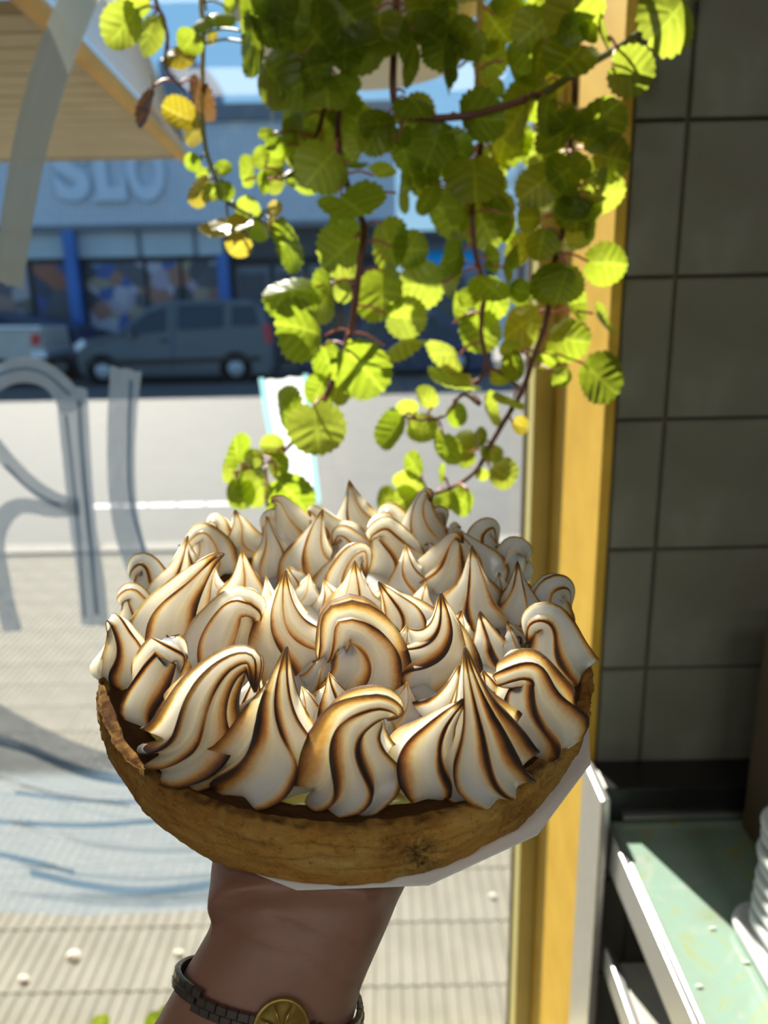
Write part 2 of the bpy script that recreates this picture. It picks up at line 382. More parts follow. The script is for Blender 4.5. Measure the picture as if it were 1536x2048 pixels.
stroke([(-30, 860), (10, 915), (60, 965), (110, 1000), (160, 1012)], [30, 34], MT['paint'])
stroke([(160, 1020), (100, 1018), (40, 1012), (5, 1040), (-8, 1100), (8, 1190), (25, 1262)], [30, 42], MT['paint'])
stroke([(252, 738), (244, 840), (243, 960), (255, 1060), (285, 1150), (330, 1230), (400, 1290)], [62, 48], MT['paint'])
stroke([(523, 756), (536, 840), (552, 920), (566, 1005)], [12, 14], MT['paint_cyan'], 'cyan rim of the white stroke')
stroke([(611, 748), (618, 840), (627, 920), (636, 1005)], [11, 12], MT['paint_cyan'], 'cyan rim of the white stroke', yoff=.0003)
stroke([(566, 757), (578, 840), (591, 920), (603, 1005)], [76, 66], MT['paint_white'], 'bright white brush stroke', yoff=.0006)
for i, (pts, wd) in enumerate([([(-40, 1420), (40, 1462), (140, 1512), (280, 1548), (450, 1560), (620, 1545)], [70, 80]),
    ([(-40, 1505), (60, 1540), (200, 1590), (350, 1612), (480, 1612), (640, 1590)], [95, 90]),
    ([(-40, 1590), (80, 1625), (220, 1665), (400, 1672), (640, 1640)], [95, 85]),
    ([(-40, 1668), (100, 1705), (260, 1728), (430, 1722), (640, 1690)], [95, 85]),
    ([(-40, 1742), (120, 1770), (270, 1785), (430, 1775), (640, 1745)], [90, 85]),
    ([(-40, 1802), (130, 1808), (270, 1806), (430, 1795), (640, 1770)], [60, 66])]):
    stroke(pts, wd, MT['paint_wash'], yoff=.0003*(i+1))
for i, (pts, wd, m) in enumerate([([(-40, 1470), (60, 1500), (170, 1545), (290, 1566)], 26, 'paint_deep'), ([(-40, 1640), (80, 1648), (200, 1650), (330, 1640)], 14, 'paint_deep'),
    ([(60, 1745), (180, 1772), (290, 1782), (420, 1768), (600, 1730)], 22, 'paint_deep'), ([(-40, 1700), (60, 1722), (150, 1745)], 16, 'paint_deep'), ([(30, 1585), (160, 1600), (300, 1604)], 10, 'paint_deep'),
    ([(-40, 1545), (90, 1580), (220, 1606), (420, 1622), (600, 1610)], 9, 'paint_line'), ([(-40, 1620), (100, 1666), (260, 1690), (430, 1688)], 10, 'paint_line'), ([(-40, 1728), (100, 1735), (300, 1725), (500, 1712)], 9, 'paint_line'),
    ([(-40, 1762), (140, 1788), (320, 1796), (500, 1785)], 8, 'paint_line'), ([(40, 1570), (130, 1592), (260, 1612)], 7, 'paint_line'),
    ([(158, 800), (164, 900), (176, 1040), (194, 1230)], 9, 'paint_deep'), ([(132, 830), (142, 920), (156, 1060), (170, 1235)], 6, 'paint_deep'), ([(262, 760), (258, 880), (262, 1000), (290, 1110)], 7, 'paint_deep'),
    ([(-30, 758), (40, 738), (90, 748), (140, 790)], 6, 'paint_deep'), ([(10, 930), (60, 978), (120, 1012)], 6, 'paint_deep')]):
    stroke(pts, wd, MT[m], yoff=.0024 + .0003*i)
# ------------------------------------------------------------------ counter with onyx top
ZT = 1.005; XC = onZ(1216, 1655, ZT).x; YE = .78
ct = thing('display_counter', (.5, .3, 0), 'steel framed display counter with a pale green onyx top beside the window', 'counter')
MB().box(XC+.0065, .95, -.5, YE, ZT-.02, ZT).obj('countertop', MT['onyx'], ct, bevel=.002)['label'] = 'pale green marbled onyx top'
MB().box(XC-.001, XC+.006, -.5, YE, ZT-.045, ZT+.003).obj('edge_trim', MT['alu'], ct, bevel=.0015)
MB().box(XC-.016, XC-.002, -.5, -.47, 0, ZT-.02).obj('leg', MT['steel'], ct, bevel=.002)
ZS = ZT - .155
MB().box(XC+.010, .95, -.5, YE-.05, ZS-.012, ZS).obj('lower_shelf', MT['shelf'], ct, bevel=.002)
MB().box(XC-.001, XC+.009, -.5, YE-.03, ZS-.032, ZS+.004).obj('edge_trim', MT['alu'], ct, bevel=.002)
MB().box(XC+.06, .95, YE-.02, YE, 0, ZT-.02).obj('back_panel', MT['black'], ct)
MB().box(XC+.10, .95, -.5, YE-.02, .25, .27).obj('bottom_shelf', MT['black'], ct)
z1 = onY(1300, 1577, YE).z
bk = thing('backsplash_rail', (.5, .81, ZT), 'black rail behind the onyx top with a bright steel upright at its end', 'rail')
MB().box(XC-.003, .95, YE+.001, YW-.001, ZT-.04, z1).obj('rail_body', MT['black'], bk, bevel=.003)
MB().box(XC-.014, XC-.003, YE-.026, YW-.002, 0, z1+.003).obj('upright', MT['steel'], bk, bevel=.0025)['label'] = 'steel upright with a sunlit top edge'
MB().box(XC+.02, .95, YE-.004, YE+.0015, ZT+.004, ZT+.009).obj('metal_strip', MT['steel'], bk)
pc = onY(1497, 1560, .76)
tag(MB().box(pc.x, pc.x+.3, .69, .765, ZT+.001, 1.28).obj('side_cabinet', MT['wood'], bevel=.004), 'dim brown board standing on the far end of the onyx top', 'board')
# stack of white trays
def rrect(x0, x1, y0, y1, r, z, n=6):
    out = []
    for cx, cy, a0 in ((x1-r, y1-r, 0), (x0+r, y1-r, 90), (x0+r, y0+r, 180), (x1-r, y0+r, 270)):
        for i in range(n+1):
            t = math.radians(a0 + 90*i/n); out.append((cx+r*math.cos(t), cy+r*math.sin(t), z))
    return out
p0 = onZ(1441, 1822, ZT)
tray = None
words = ['bottom', 'second from the bottom', 'third from the bottom', 'fourth from the bottom', 'middle', 'fourth from the top', 'third from the top', 'second from the top', 'top']
TD, TW, TH = .20, .26, .0146
mb = MB()
R = [rrect(-TW/2+i_, TW/2-i_, -TD/2+i_, TD/2-i_, max(.004, .03-i_), z_) for i_, z_ in ((.008, 0), (.001, .003), (0, .008), (.001, .0115), (.003, .013), (.006, .0125), (.011, .0085), (.013, .008))]
mb.rings(R); rim_me = mb.mesh('tray_body', MT['white'], True)
for k in range(9):
    o = link('tray', rim_me)
    o.location = (p0.x + TW/2 + (0, .013, .014, .012, .015, .014, .012, .013, .012)[k], p0.y - TD/2 + (0, -.006, -.004, -.008, -.004, -.008, -.006, -.007, -.006)[k], ZT + .0006 + k*TH)
    o.rotation_euler = (0, 0, math.radians((0, 2, 1, -1, 2, 0, 1, -1, 0)[k]))
    tag(o, f'white plastic tray on the onyx top, {words[k]} of its stack', 'tray', 'white trays stacked on the onyx top')
for i, (px, py) in enumerate(((1425, 1858), (1492, 1926), (1398, 1974))):
    p = onZ(px, py, ZT); mb = MB(); bm = bmesh.new(); bmesh.ops.create_icosphere(bm, subdivisions=2, radius=.0022)
    for v in bm.verts: v.co *= 1 + .5*noise.noise(v.co*900 + Vector((i, 0, 0)))
    me = bpy.data.meshes.new('crumb'); bm.to_mesh(me); bm.free(); me.materials.append(MT['pebble'])
    o = link('crumb', me); o.location = p + Vector((0, 0, .0012)); o.scale = (1.5, .8, .35)
    tag(o, ('pale crumb on the onyx top close to the white trays', 'crumb on the onyx top below the white trays', 'small crumb on the onyx top nearest its steel edge')[i], 'crumb', 'crumbs on the onyx top')
# ------------------------------------------------------------------ outdoors: ground
sw = struct('trim_1', (0, 3.3, 0)); sw.name = 'sidewalk'
MB().box(-9, 6, 1.18, 5.0, -.25, -.012).obj('bedding', MT['joint'], sw)
def rib_tile():
    mb = MB(); n = 6; P = .2; h = P/2 - .0003; prof = [(-h, -.012), (-h, -.0045)]
    for i in range(n):
        a0 = -h + i*2*h/n; w_ = 2*h/n
        prof += [(a0+w_*.08, -.0045), (a0+w_*.22, 0), (a0+w_*.66, 0), (a0+w_*.80, -.0045)]
    prof += [(h, -.0045), (h, -.012)]
    mb.prism(prof, 'y', -.0975, .0975); return mb.mesh('paving_tile', MT['pave'])
rt = rib_tile(); tiles = []
ang = math.radians(0.6)
y0 = onZ(800, 1971, 0).y
x0 = 0.03
for j in range(-3, 21):
    for i in range(-22, 10):
        cx, cy = x0 + i*.2, y0 + .1 + j*.2
        if cy < 1.29 or cy > 5.0: continue
        u, v, z_ = proj((cx, cy, 0))
        if u < -110 or u > 1150 or v > 2180 or (u > 480 and u < 900 and 1130 < v < 1700): continue
        tiles.append((cy, cx))
tiles.sort()
for n_, (cy, cx) in enumerate(tiles[:300]):
    o = link('paving_tile', rt); o.location = (cx, cy, -.001*random.random()); o.parent = sw; o.matrix_parent_inverse = Matrix.Translation((0, -3.3, 0))
mb = MB(); rv = [v.co.copy() for v in rt.vertices]; rf = [tuple(p.vertices) for p in rt.polygons]
rest = set(tiles[300:])
have = set((round(cx, 3), round(cy, 3)) for cy, cx in tiles[:300])
for j in range(-3, 21):
    for i in range(-40, 26):
        cx, cy = x0 + i*.2, y0 + .1 + j*.2
        if cy < 1.29 or cy > 4.98 or (round(cx, 3), round(cy, 3)) in have: continue
        mb.add([(v.x+cx, v.y+cy, v.z) for v in rv], rf)
tag(mb.obj('paving_field', MT['pave'], sw), kind='stuff')
YC = 5.03
cb = struct('curb', (0, 5.1, 0)); 
for i in range(-9, 7): MB().box(i*1.0+.004, i*1.0+.996, YC, YC+.20, -.25, -.002).obj('curb_stone', MT['curb'], cb, bevel=.008)
rd = struct('road', (0, 15, -.15)); MB().box(-45, 45, YC+.20, 21.9, -.4, -.15).obj('asphalt', MT['asphalt'], rd)
MB().box(-45, 45, 21.9, 29, -.4, -.02).obj('far_sidewalk', MT['curb'], rd)
pa, pb = onZ(182, 1016, -.149), onZ(470, 1008, -.149)
for i in range(5):
    t0, t1 = i/5, (i+.9)/5; xa, xb = pa.x+(pb.x-pa.x)*t0, pa.x+(pb.x-pa.x)*t1
    MB().box(xa, xb, pa.y, pa.y+.10, -.150, -.146).obj('lane_dash', MT['roadpaint'], rd)
for i, (px, py, s_) in enumerate(((148, 1914, .013), (48, 1958, .009), (358, 1908, .008), (985, 1792, .007))):
    p = onZ(px, py, 0); bm = bmesh.new(); bmesh.ops.create_icosphere(bm, subdivisions=2, radius=s_)
    for v in bm.verts: v.co = Vector((v.co.x*1.4, v.co.y, v.co.z*.6)) * (1 + .5*noise.noise(v.co*90 + Vector((i*3, 0, 0))))
    me = bpy.data.meshes.new('pebble'); bm.to_mesh(me); bm.free(); me.materials.append(MT['pebble'])
    o = link('pebble', me); o.location = p + Vector((0, 0, s_*.4))
    tag(o, ('largest pale pebble on the ribbed paving left of the bracelet', 'pebble on the paving near the left edge of the picture', 'pebble on the paving just left of the wrist', 'small pebble on the paving beside the window stile')[i], 'pebble', 'pebbles on the ribbed paving')
# ------------------------------------------------------------------ shop across the street
D = 22.6
def X_(px, py=450, y=D): return onY(px, py, y).x
def Z_(py, px=400, y=D): return onY(px, py, y).z
zt, zf0, zf1, zb0 = Z_(208, 500), Z_(243, 450), Z_(446, 400), Z_(512, 300)
xL, xR_ = X_(-420), X_(792)
sh = thing('corner_shop', ((xL+xR_)/2, D+4, 0), 'blue grey shop across the street with raised sign letters', 'building')
MB().box(xL, xR_, D+.6, D+9, 0, zf0).obj('shop_block', MT['dark'], sh)
MB().box(xL, xR_, D, D+.6, zf1, zf0).obj('fascia', MT['fascia'], sh)
MB().box(xL-.1, xR_+.1, D-.15, D+.8, zf0, zt).obj('coping', MT['coping'], sh)
MB().box(xL, xR_, D-.10, D+.5, zf1-.16, zf1).obj('gutter', MT['coping'], sh)
MB().box(xL, X_(440), D+.15, D+.6, zb0, zf1-.16).obj('sign_band', MT['band'], sh)
MB().box(X_(440), xR_, D+.2, D+.6, zb0-.1, zf1-.16).obj('dark_band', MT['dark'], sh)
for px in (-150, 138, 442):
    MB().box(X_(px-11), X_(px+11), D-.25, D+.05, 0, zf1-.16 if px < 400 else zb0).obj('post', MT['bluepost'], sh)
zg = .55
for a0, a1, m in ((-300, 30, 'posterC'), (45, 126, 'posterA'), (152, 270, 'posterB'), (280, 345, 'posterB'), (352, 430, 'posterB'), (-400, -310, 'posterA')):
    f_ = MB().box(X_(a0-6), X_(a1+6), D+.35, D+.5, zg-.1, zb0).obj('display_window', MT['dark'], sh)
    MB().box(X_(a0), X_(a1), D+.32, D+.36, zg, zb0-.15).obj('window_poster', MT[m], f_)
for a0, a1 in ((460, 530), (540, 600), (610, 690)):
    f_ = MB().box(X_(a0), X_(a1), D+.4, D+.55, .1, zb0-.3).obj('shop_door', MT['coping'], sh)
    MB().box(X_(a0+8), X_(a1-8), D+.36, D+.41, .3, zb0-.5).obj('door_glass', MT['vandark'], f_)
for px in (272, 385): MB().box(X_(px-4), X_(px+4), D+.1, D+.2, zb0, zf1-.16).obj('band_joint', MT['coping'], sh)
for ch, xa, xb in (('S', 118, 186), ('L', 200, 256), ('O', 262, 336)):
    tcu = bpy.data.curves.new('letter', 'FONT'); tcu.body = ch; tcu.extrude = .12; tcu.offset = .035; tcu.bevel_depth = .015; tcu.size = 1
    to = bpy.data.objects.new('tmp', tcu); COL.objects.link(to); bpy.context.view_layer.update()
    me = bpy.data.meshes.new_from_object(to.evaluated_get(bpy.context.evaluated_depsgraph_get())); bpy.data.objects.remove(to)
    co = np.array([v.co for v in me.vertices]); mn, mx = co.min(0), co.max(0)
    q0, q1 = onY(xa, 404, D), onY(xb, 404, D); zt_ = onY((xa+xb)/2, 285, D).z
    for v in me.vertices:
        x, y, z = v.co; v.co = (q0.x + (x-mn[0])/(mx[0]-mn[0])*(q1.x-q0.x), D - .02 - (z-mn[2])*.5, q0.z + (y-mn[1])/(mx[1]-mn[1])*(zt_-q0.z))
    me.materials.append(MT['letter']); link('sign_letter', me, sh)
    if ch == 'L':
        wq = q1.x-q0.x
        MB().box(q0.x-.2*wq, q0.x+.48*wq, D-.14, D, q0.z, q0.z+.12).obj('serif', MT['letter'], sh)
        MB().box(q1.x-.16*wq, q1.x+.04*wq, D-.14, D, q0.z, q0.z+.62).obj('serif', MT['letter'], sh)
ta, tb = onY(322, 205, D+2), onY(424, 205, D+2); ztk = onY(380, 118, D+2).z
tk = thing('roof_block', ((ta.x+tb.x)/2, D+2.6, zt), 'grey block with a chamfered corner on the shop roof', 'water tank')
MB().prism([(ta.x, zf0), (tb.x, zf0), (tb.x, ztk-.35), (tb.x-.45, ztk), (ta.x, ztk)], 'y', D+2, D+4).obj('tank_body', MT['tank'], tk, bevel=.03)
MB().box(ta.x+.2, ta.x+.5, D+1.95, D+2, zt+.2, ztk-.3).obj('hatch', MT['coping'], tk)
# farther houses on the right
Dh = 34.0
hA = thing('far_house', (onY(900, 600, Dh).x, Dh+3, 0), 'low dark roofed house with a turquoise awning seen between the vines', 'building')
MB().box(X_(805, 480, Dh), X_(975, 480, Dh), Dh, Dh+6, 0, Z_(480, 880, Dh)).obj('house_wall', MT['tank'], hA)
MB().box(X_(800, 470, Dh), X_(978, 470, Dh), Dh-.4, Dh+6, Z_(485, 880, Dh), Z_(462, 880, Dh)).obj('roof', MT['dark'], hA)
MB().prism([(Dh-1.6, Z_(542, 880, Dh)), (Dh, Z_(540, 880, Dh)), (Dh, Z_(500, 880, Dh))], 'x', X_(842, 520, Dh), X_(950, 520, Dh)).obj('shop_awning', MT['turq'], hA)
MB().box(X_(860, 580, Dh), X_(930, 580, Dh), Dh-.05, Dh, 0, Z_(555, 880, Dh)).obj('shop_door', MT['vandark'], hA)
hB = thing('far_house', (X_(1030, 600, Dh), Dh+3, 0), 'lilac grey house with a dark window just left of the window stile', 'building')
MB().box(X_(988, 480, Dh), X_(1180, 480, Dh), Dh-1, Dh+6, 0, Z_(472, 1020, Dh)).obj('house_wall', MT['lilac'], hB)
MB().box(X_(984, 480, Dh), X_(1184, 480, Dh), Dh-1.2, Dh+6, Z_(472, 1020, Dh), Z_(460, 1020, Dh)).obj('roof', MT['tank'], hB)
f_ = MB().box(X_(1026, 560, Dh), X_(1042, 560, Dh), Dh-1.05, Dh-.98, Z_(575, 1030, Dh), Z_(520, 1030, Dh)).obj('window', MT['coping'], hB)
MB().box(X_(1028, 560, Dh), X_(1040, 560, Dh), Dh-1.08, Dh-1.04, Z_(572, 1030, Dh), Z_(523, 1030, Dh)).obj('pane', MT['vandark'], f_)
# bare tree between houses
tr_ = thing('bare_tree', (X_(1060, 600, 30), 30, 0), 'bare pale tree behind the vines left of the yellow reveal', 'tree')
mb = MB(); base = Vector((X_(1075, 600, 30), 30, 0)); random.seed(11)
def branch(p, d, L, r, lv):
    q = p + d*L; mb.tube([p, p + d*L*.5 + Vector((random.uniform(-.05, .05),)*3)*L, q], [r, r*.8, r*.6], 5)
    if lv:
        for _ in range(3):
            branch(p + d*L*random.uniform(.6, 1), (d + Vector((random.uniform(-.7, .7), random.uniform(-.5, .5), random.uniform(-.1, .5)))).normalized(), L*.68, r*.55, lv-1)
branch(base, Vector((0, 0, 1)), 2.7, .12, 5); mb.obj('trunk', MT['bark'], tr_)
# ------------------------------------------------------------------ cars
def wheel(par, x, y, z, r, tw):
    t = MB().lathe([(r*.62, -tw/2), (r*.92, -tw/2), (r, -tw/3), (r, tw/3), (r*.92, tw/2), (r*.62, tw/2)], (x, y, z), 'y', 28).obj('wheel', MT['rubber'], par, True)
    MB().lathe([(r*.05, -tw/2-.03), (r*.25, -tw/2-.03), (r*.56, -tw/2-.005), (r*.62, -tw/2+.01), (r*.62, 0)], (x, y, z), 'y', 20).obj('hub_cap', MT['hub'], t, True)
def body(name, prof, y0, y1, m, par, tum=.10, zb=.9):
    """side profile (x,z) lofted across the width, upper part leaning inwards"""
    R = []
    for s_, k in ((0, .06), (.03, .0), (.97, .0), (1, .06)):
        y = y0 + (y1-y0)*s_
        cx = sum(p[0] for p in prof)/len(prof); cz = sum(p[1] for p in prof)/len(prof)
        ring = []
        for x, z in prof:
            lean = max(0, z-zb)*tum/.9
            yy = y + (lean if s_ < .5 else -lean)
            ring.append((cx+(x-cx)*(1-k*.25), yy, cz+(z-cz)*(1-k*.5)))
        R.append(ring)
    return MB().rings(R).obj(name, m, par, bevel=.03)
YV = 18.6
def vx(px, py=690): return onY(px, py, YV).x
def vz(px, py): return onY(px, py, YV).z
vn = thing('van', ((vx(145)+vx(545))/2, YV+.85, -.15), 'grey blue small van parked facing left across the street', 'car')
pr = [(vx(150), vz(150, 742)), (vx(146), vz(146, 700)), (vx(160), vz(160, 682)), (vx(232), vz(232, 668)), (vx(300), vz(300, 614)), (vx(335), vz(335, 602)), (vx(500), vz(500, 598)), (vx(528), vz(528, 612)), (vx(545), vz(545, 690)), (vx(546), vz(546, 735)), (vx(540), vz(540, 752)), (vx(160), vz(160, 756))]
body('van_body', pr, YV, YV+1.7, MT['vanblue'], vn)
def panel(pxs, m, name, par, off=.02, zb=.9, tum=.10, Y0=None):
    Y0 = YV if Y0 is None else Y0
    P = []
    for x, y in pxs:
        q = onY(x, y, Y0); P.append((q.x, Y0 + max(0, q.z-zb)*tum/.9 - off, q.z))
    n = len(P); return MB().add(P + [(a_, b_+.04, c_) for a_, b_, c_ in P], [tuple(range(n)), tuple(range(n, 2*n))[::-1]] + [(i, (i+1) % n, n+(i+1) % n, n+i) for i in range(n)]).obj(name, m, par)
panel([(240, 668), (296, 624), (331, 614), (331, 662), (245, 672)], MT['vandark'], 'front_window', vn)
panel([(354, 610), (446, 608), (446, 655), (354, 660)], MT['vandark'], 'rear_window', vn)
panel([(462, 612), (508, 611), (516, 650), (462, 652)], MT['vandark'], 'rear_window', vn)
panel([(170, 722), (520, 712), (520, 722), (172, 733)], MT['black'], 'side_moulding', vn)
panel([(148, 690), (166, 678), (172, 690), (154, 704)], MT['chrome'], 'headlamp', vn)
panel([(526, 648), (540, 650), (544, 685), (532, 685)], MT['red'], 'tail_lamp', vn)
panel([(344, 612), (347, 612), (347, 738), (344, 738)], MT['navy'], 'door_gap', vn)
panel([(320, 678), (336, 677), (336, 682), (320, 683)], MT['black'], 'door_handle', vn)
for px in (206, 472):
    q = onY(px, 742, YV); wheel(vn, q.x, YV+.10, -.15+.33, .33, .22)
    q2 = q.x; MB().lathe([(.30, -.01), (.40, -.01), (.40, .03), (.30, .03)], (q2, YV, .19), 'y', 24).obj('wheel_arch', MT['rubber'], vn)
q = onY(262, 668, YV); MB().box(q.x-.08, q.x+.08, YV-.18, YV+.03, q.z-.08, q.z+.06).obj('wing_mirror', MT['vanblue'], vn, bevel=.02)
# pickup and dark car on the left
pk = thing('pickup', (vx(-120), YV+.85, -.15), 'white pickup with a red tail lamp at the left edge of the picture', 'car')
pr = [(vx(-420), vz(-420, 740)), (vx(-425), vz(-425, 690)), (vx(-330), vz(-330, 668)), (vx(-270), vz(-270, 615)), (vx(-130), vz(-130, 612)), (vx(-105), vz(-105, 655)), (vx(82), vz(82, 655)), (vx(86), vz(86, 708)), (vx(80), vz(80, 722)), (vx(-410), vz(-410, 735))]
body('pickup_body', pr, YV, YV+1.75, MT['carwhite'], pk)
panel([(-255, 662), (-235, 625), (-140, 622), (-125, 660)], MT['vandark'], 'side_window', pk)
panel([(62, 668), (80, 668), (80, 690), (62, 690)], MT['red'], 'tail_lamp', pk)
q = onY(82, 706, YV); MB().box(q.x-.25, q.x+.14, YV-.04, YV+1.75, q.z-.14, q.z+.05).obj('bumper', MT['chrome'], pk, bevel=.03)
panel([(-100, 652), (82, 652), (82, 657), (-100, 657)], MT['chrome'], 'bed_rail', pk, zb=2)
for px in (-350, 0): q = onY(px, 742, YV); wheel(pk, q.x, YV+.10, .20, .35, .22)
YN = 20.5
dk = thing('dark_car', (onY(40, 690, YN).x, YN+.8, -.15), 'navy car half hidden between the white pickup and the van', 'car')
def nxz(px, py): q = onY(px, py, YN); return (q.x, q.z)
body('car_body', [nxz(-100, 742), nxz(-110, 700), nxz(-60, 655), nxz(-20, 622), nxz(85, 640), nxz(150, 655), nxz(158, 690), nxz(158, 735)], YN, YN+1.6, MT['navy'], dk)
panel([(-40, 652), (-12, 630), (75, 646), (95, 655)], MT['vandark'], 'side_window', dk, Y0=YN)
panel([(118, 703), (146, 702), (146, 714), (118, 716)], MT['chrome'], 'bumper', dk, Y0=YN, off=.06)
for px in (-70, 120): q = onY(px, 735, YN); wheel(dk, q.x, YN+.1, .17, .32, .2)
d2 = thing('dark_car', (onY(760, 690, 20).x, 20.8, -.15), 'dark car parked behind the vines right of the van', 'car')
def nx2(px, py): q = onY(px, py, 19.6); return (q.x, q.z)
body('car_body', [nx2(600, 745), nx2(595, 700), nx2(630, 685), nx2(690, 676), nx2(740, 630), nx2(880, 625), nx2(945, 670), nx2(985, 690), nx2(990, 742)], 19.6, 21.2, MT['navy'], d2)
panel([(705, 674), (746, 638), (800, 635), (800, 674)], MT['vandark'], 'side_window', d2, Y0=19.6)
panel([(810, 674), (810, 635), (872, 634), (920, 670)], MT['vandark'], 'side_window', d2, Y0=19.6)
for px in (665, 915): q = onY(px, 735, 19.6); wheel(d2, q.x, 19.7, .17, .32, .2)
# ------------------------------------------------------------------ awning outside the window, upper left
ZA = 2.0
pf = onZ(366, 312, ZA); pn = onZ(58, 0, ZA)
XA = (pf.x + pn.x)/2
aw = thing('street_awning', (XA-1, 3, ZA), 'ochre framed awning with beige slats and a clear corrugated side', 'awning')
mb = MB(); 
def obeam(p, q, r): 
    return MB().tube([p, q], r, 8)
obeam((pn.x + (pn.x-pf.x)*.35, pn.y + (pn.y-pf.y)*.35, ZA), (pf.x, pf.y, ZA), .017).obj('side_beam', MT['beam'], aw)
dirx = (pf.x - pn.x)/(pf.y - pn.y)
nb = 15; yb0, yb1 = 1.22, pf.y
for i in range(nb):
    ya, yb_ = yb0 + (yb1-yb0)*i/nb + .003, yb0 + (yb1-yb0)*(i+1)/nb - .003
    xe = pf.x + (ya - pf.y)*dirx
    MB().box(-3.5, xe - .015, ya, yb_, ZA, ZA+.02).obj('slat', MT['soffit'], aw)
MB().box(-3.5, pf.x-.015, yb1, yb1+.015, ZA-.005, ZA+.025).obj('front_edge', MT['soffit'], aw)
# corrugated side sheet rising to the wall
n = 26; V, F_ = [], []
for i in range(n*2+1):
    t = i/(n*2); z_ = t
    for k in range(2):
        y = pf.y + (1.22 - pf.y)*k
        off = .012*math.sin(i*math.pi)*0 + (.007 if i % 2 else 0)
        zz = ZA + .03 + t * (.29*k + .01)
        V.append((pf.x + (y-pf.y)*dirx + off, y, zz))
for i in range(n*2): F_.append((i*2, i*2+1, i*2+3, i*2+2))
MB().add(V, F_).obj('corrugated_sheet', MT['poly'], aw)
# ------------------------------------------------------------------ tart
TC = Vector((-.0196, .3586, 1.4350)); ta_, tb_ = .1463, .0047
TN = Vector((math.sin(tb_), -math.sin(ta_), math.cos(ta_)*math.cos(tb_))).normalized()
TU = (Vector((1, 0, 0)) - TN*TN.x).normalized(); TV = TN.cross(TU)
RT, RB, HT = .12, .1125, .0385
def tp_(x, y, h): return TC + TU*x + TV*y + TN*h
tart = thing('meringue_tart', tp_(0, 0, -HT), 'round tart with toasted meringue peaks in a thick baked crust held on a hand', 'tart')
# crust: lathe with crumbly relief
prof = [(.004, -.020), (.06, -.020), (.098, -.017), (.1030, -.0075), (.1065, -.0042), (.1110, -.0030), (.1150, -.0018), (.1178, -.0008), (.1194, -.0016), (.1201, -.0040), (.1203, -.007), (.1202, -.012), (.1195, -.018), (.1184, -.024), (.1168, -.030), (.1148, -.0352), (.1120, -.0382), (.105, -.0385), (.06, -.0385), (.004, -.0385)]
NS = 300; pp = []
for i in range(len(prof)-1):
    k = 1 if (i < 2 or i > 15) else 4
    for q in range(k): t = q/k; pp.append((prof[i][0]*(1-t)+prof[i+1][0]*t, prof[i][1]*(1-t)+prof[i+1][1]*t))
pp.append(prof[-1]); R = []; burn, brown = [], []
for r, h in pp:
    ring = []
    for i in range(NS):
        th = 2*math.pi*i/NS; x, y = math.cos(th), math.sin(th)
        P3 = Vector((x*r, y*r, h))
        big = noise.noise(P3*34)*.0016 + noise.noise(P3*90 + Vector((5, 0, 0)))*.0009 + noise.noise(P3*300)*.0006 + noise.noise(P3*700)*.0004
        ou = 1 if r > .10 else .3
        if r > .117 and h < -.004: big += .0013*noise.noise(Vector((x*5, y*5, h*260))) + .0012*max(0, noise.noise(Vector((x*9, y*9, h*420+7))))
        if h > -.010 and r > .1165: big += abs(noise.noise(P3*380))*.0012 + abs(noise.noise(P3*800))*.0009
        rr = r + big*ou; hh = h + (noise.noise(Vector((x*3, y*3, 2)))*.0012 + (noise.noise(P3*200)*.0008 + (noise.noise(P3*560)*.0011 if r > .116 else 0))*ou) * (1 if h > -.02 else .25)
        hh -= .0042*max(0, math.cos(th + .72))**2*(1 if h > -.009 else max(0, 1+(h+.009)/.02))*(1 if r > .10 else 0)
        p = tp_(x*rr, y*rr, hh); ring.append(p)
        b_ = 0
        u_, v_, _ = proj(p)
        for bx, by, bs2, st in ((840, 1712, 34, 1.0), (800, 1700, 45, .6), (700, 1695, 60, .25), (1090, 1545, 30, .5), (1035, 1630, 34, .55), (225, 1480, 28, .5), (330, 1580, 60, .3), (480, 1660, 70, .25)):
            if r > .115 or h < -.034: b_ = max(b_, st*math.exp(-((u_-bx)**2 + (v_-by)**2)/(2*bs2*bs2)))
        burn.append(b_ if y < .3 else 0)
        inn = 1.0 if (r < .1182 and h > -.025) else max(0, 1-(r-.1182)/.0022) if h > -.005 else 0
        lf = .5*max(0, -x)**1.5 + .25*max(0, x-.6)
        brown.append(min(1, .97*inn*(1 if r < .1155 else .55 + .6*noise.noise(P3*300)) + lf*(1 if r > .11 else 0)))
    R.append(ring)
co = MB().rings(R).obj('crust', MT['crust'], tart, True)
for nm, vals in (('burn', burn), ('brown', brown)):
    co.data.attributes.new(nm, 'FLOAT', 'POINT').data.foreach_set('value', vals)
# curd
R = []
for r, h in ((.001, -.0045), (.05, -.0045), (.09, -.0045), (.102, -.0052), (.1058, -.0068), (.104, -.012), (.001, -.014)):
    R.append([tp_(r*math.cos(2*math.pi*i/96), r*math.sin(2*math.pi*i/96), h + .0012*noise.noise(Vector((r*60, i*.3, 0)))) for i in range(96)])
MB().rings(R).obj('lemon_curd', MT['curd'], tart, True)['label'] = 'yellow lemon curd'
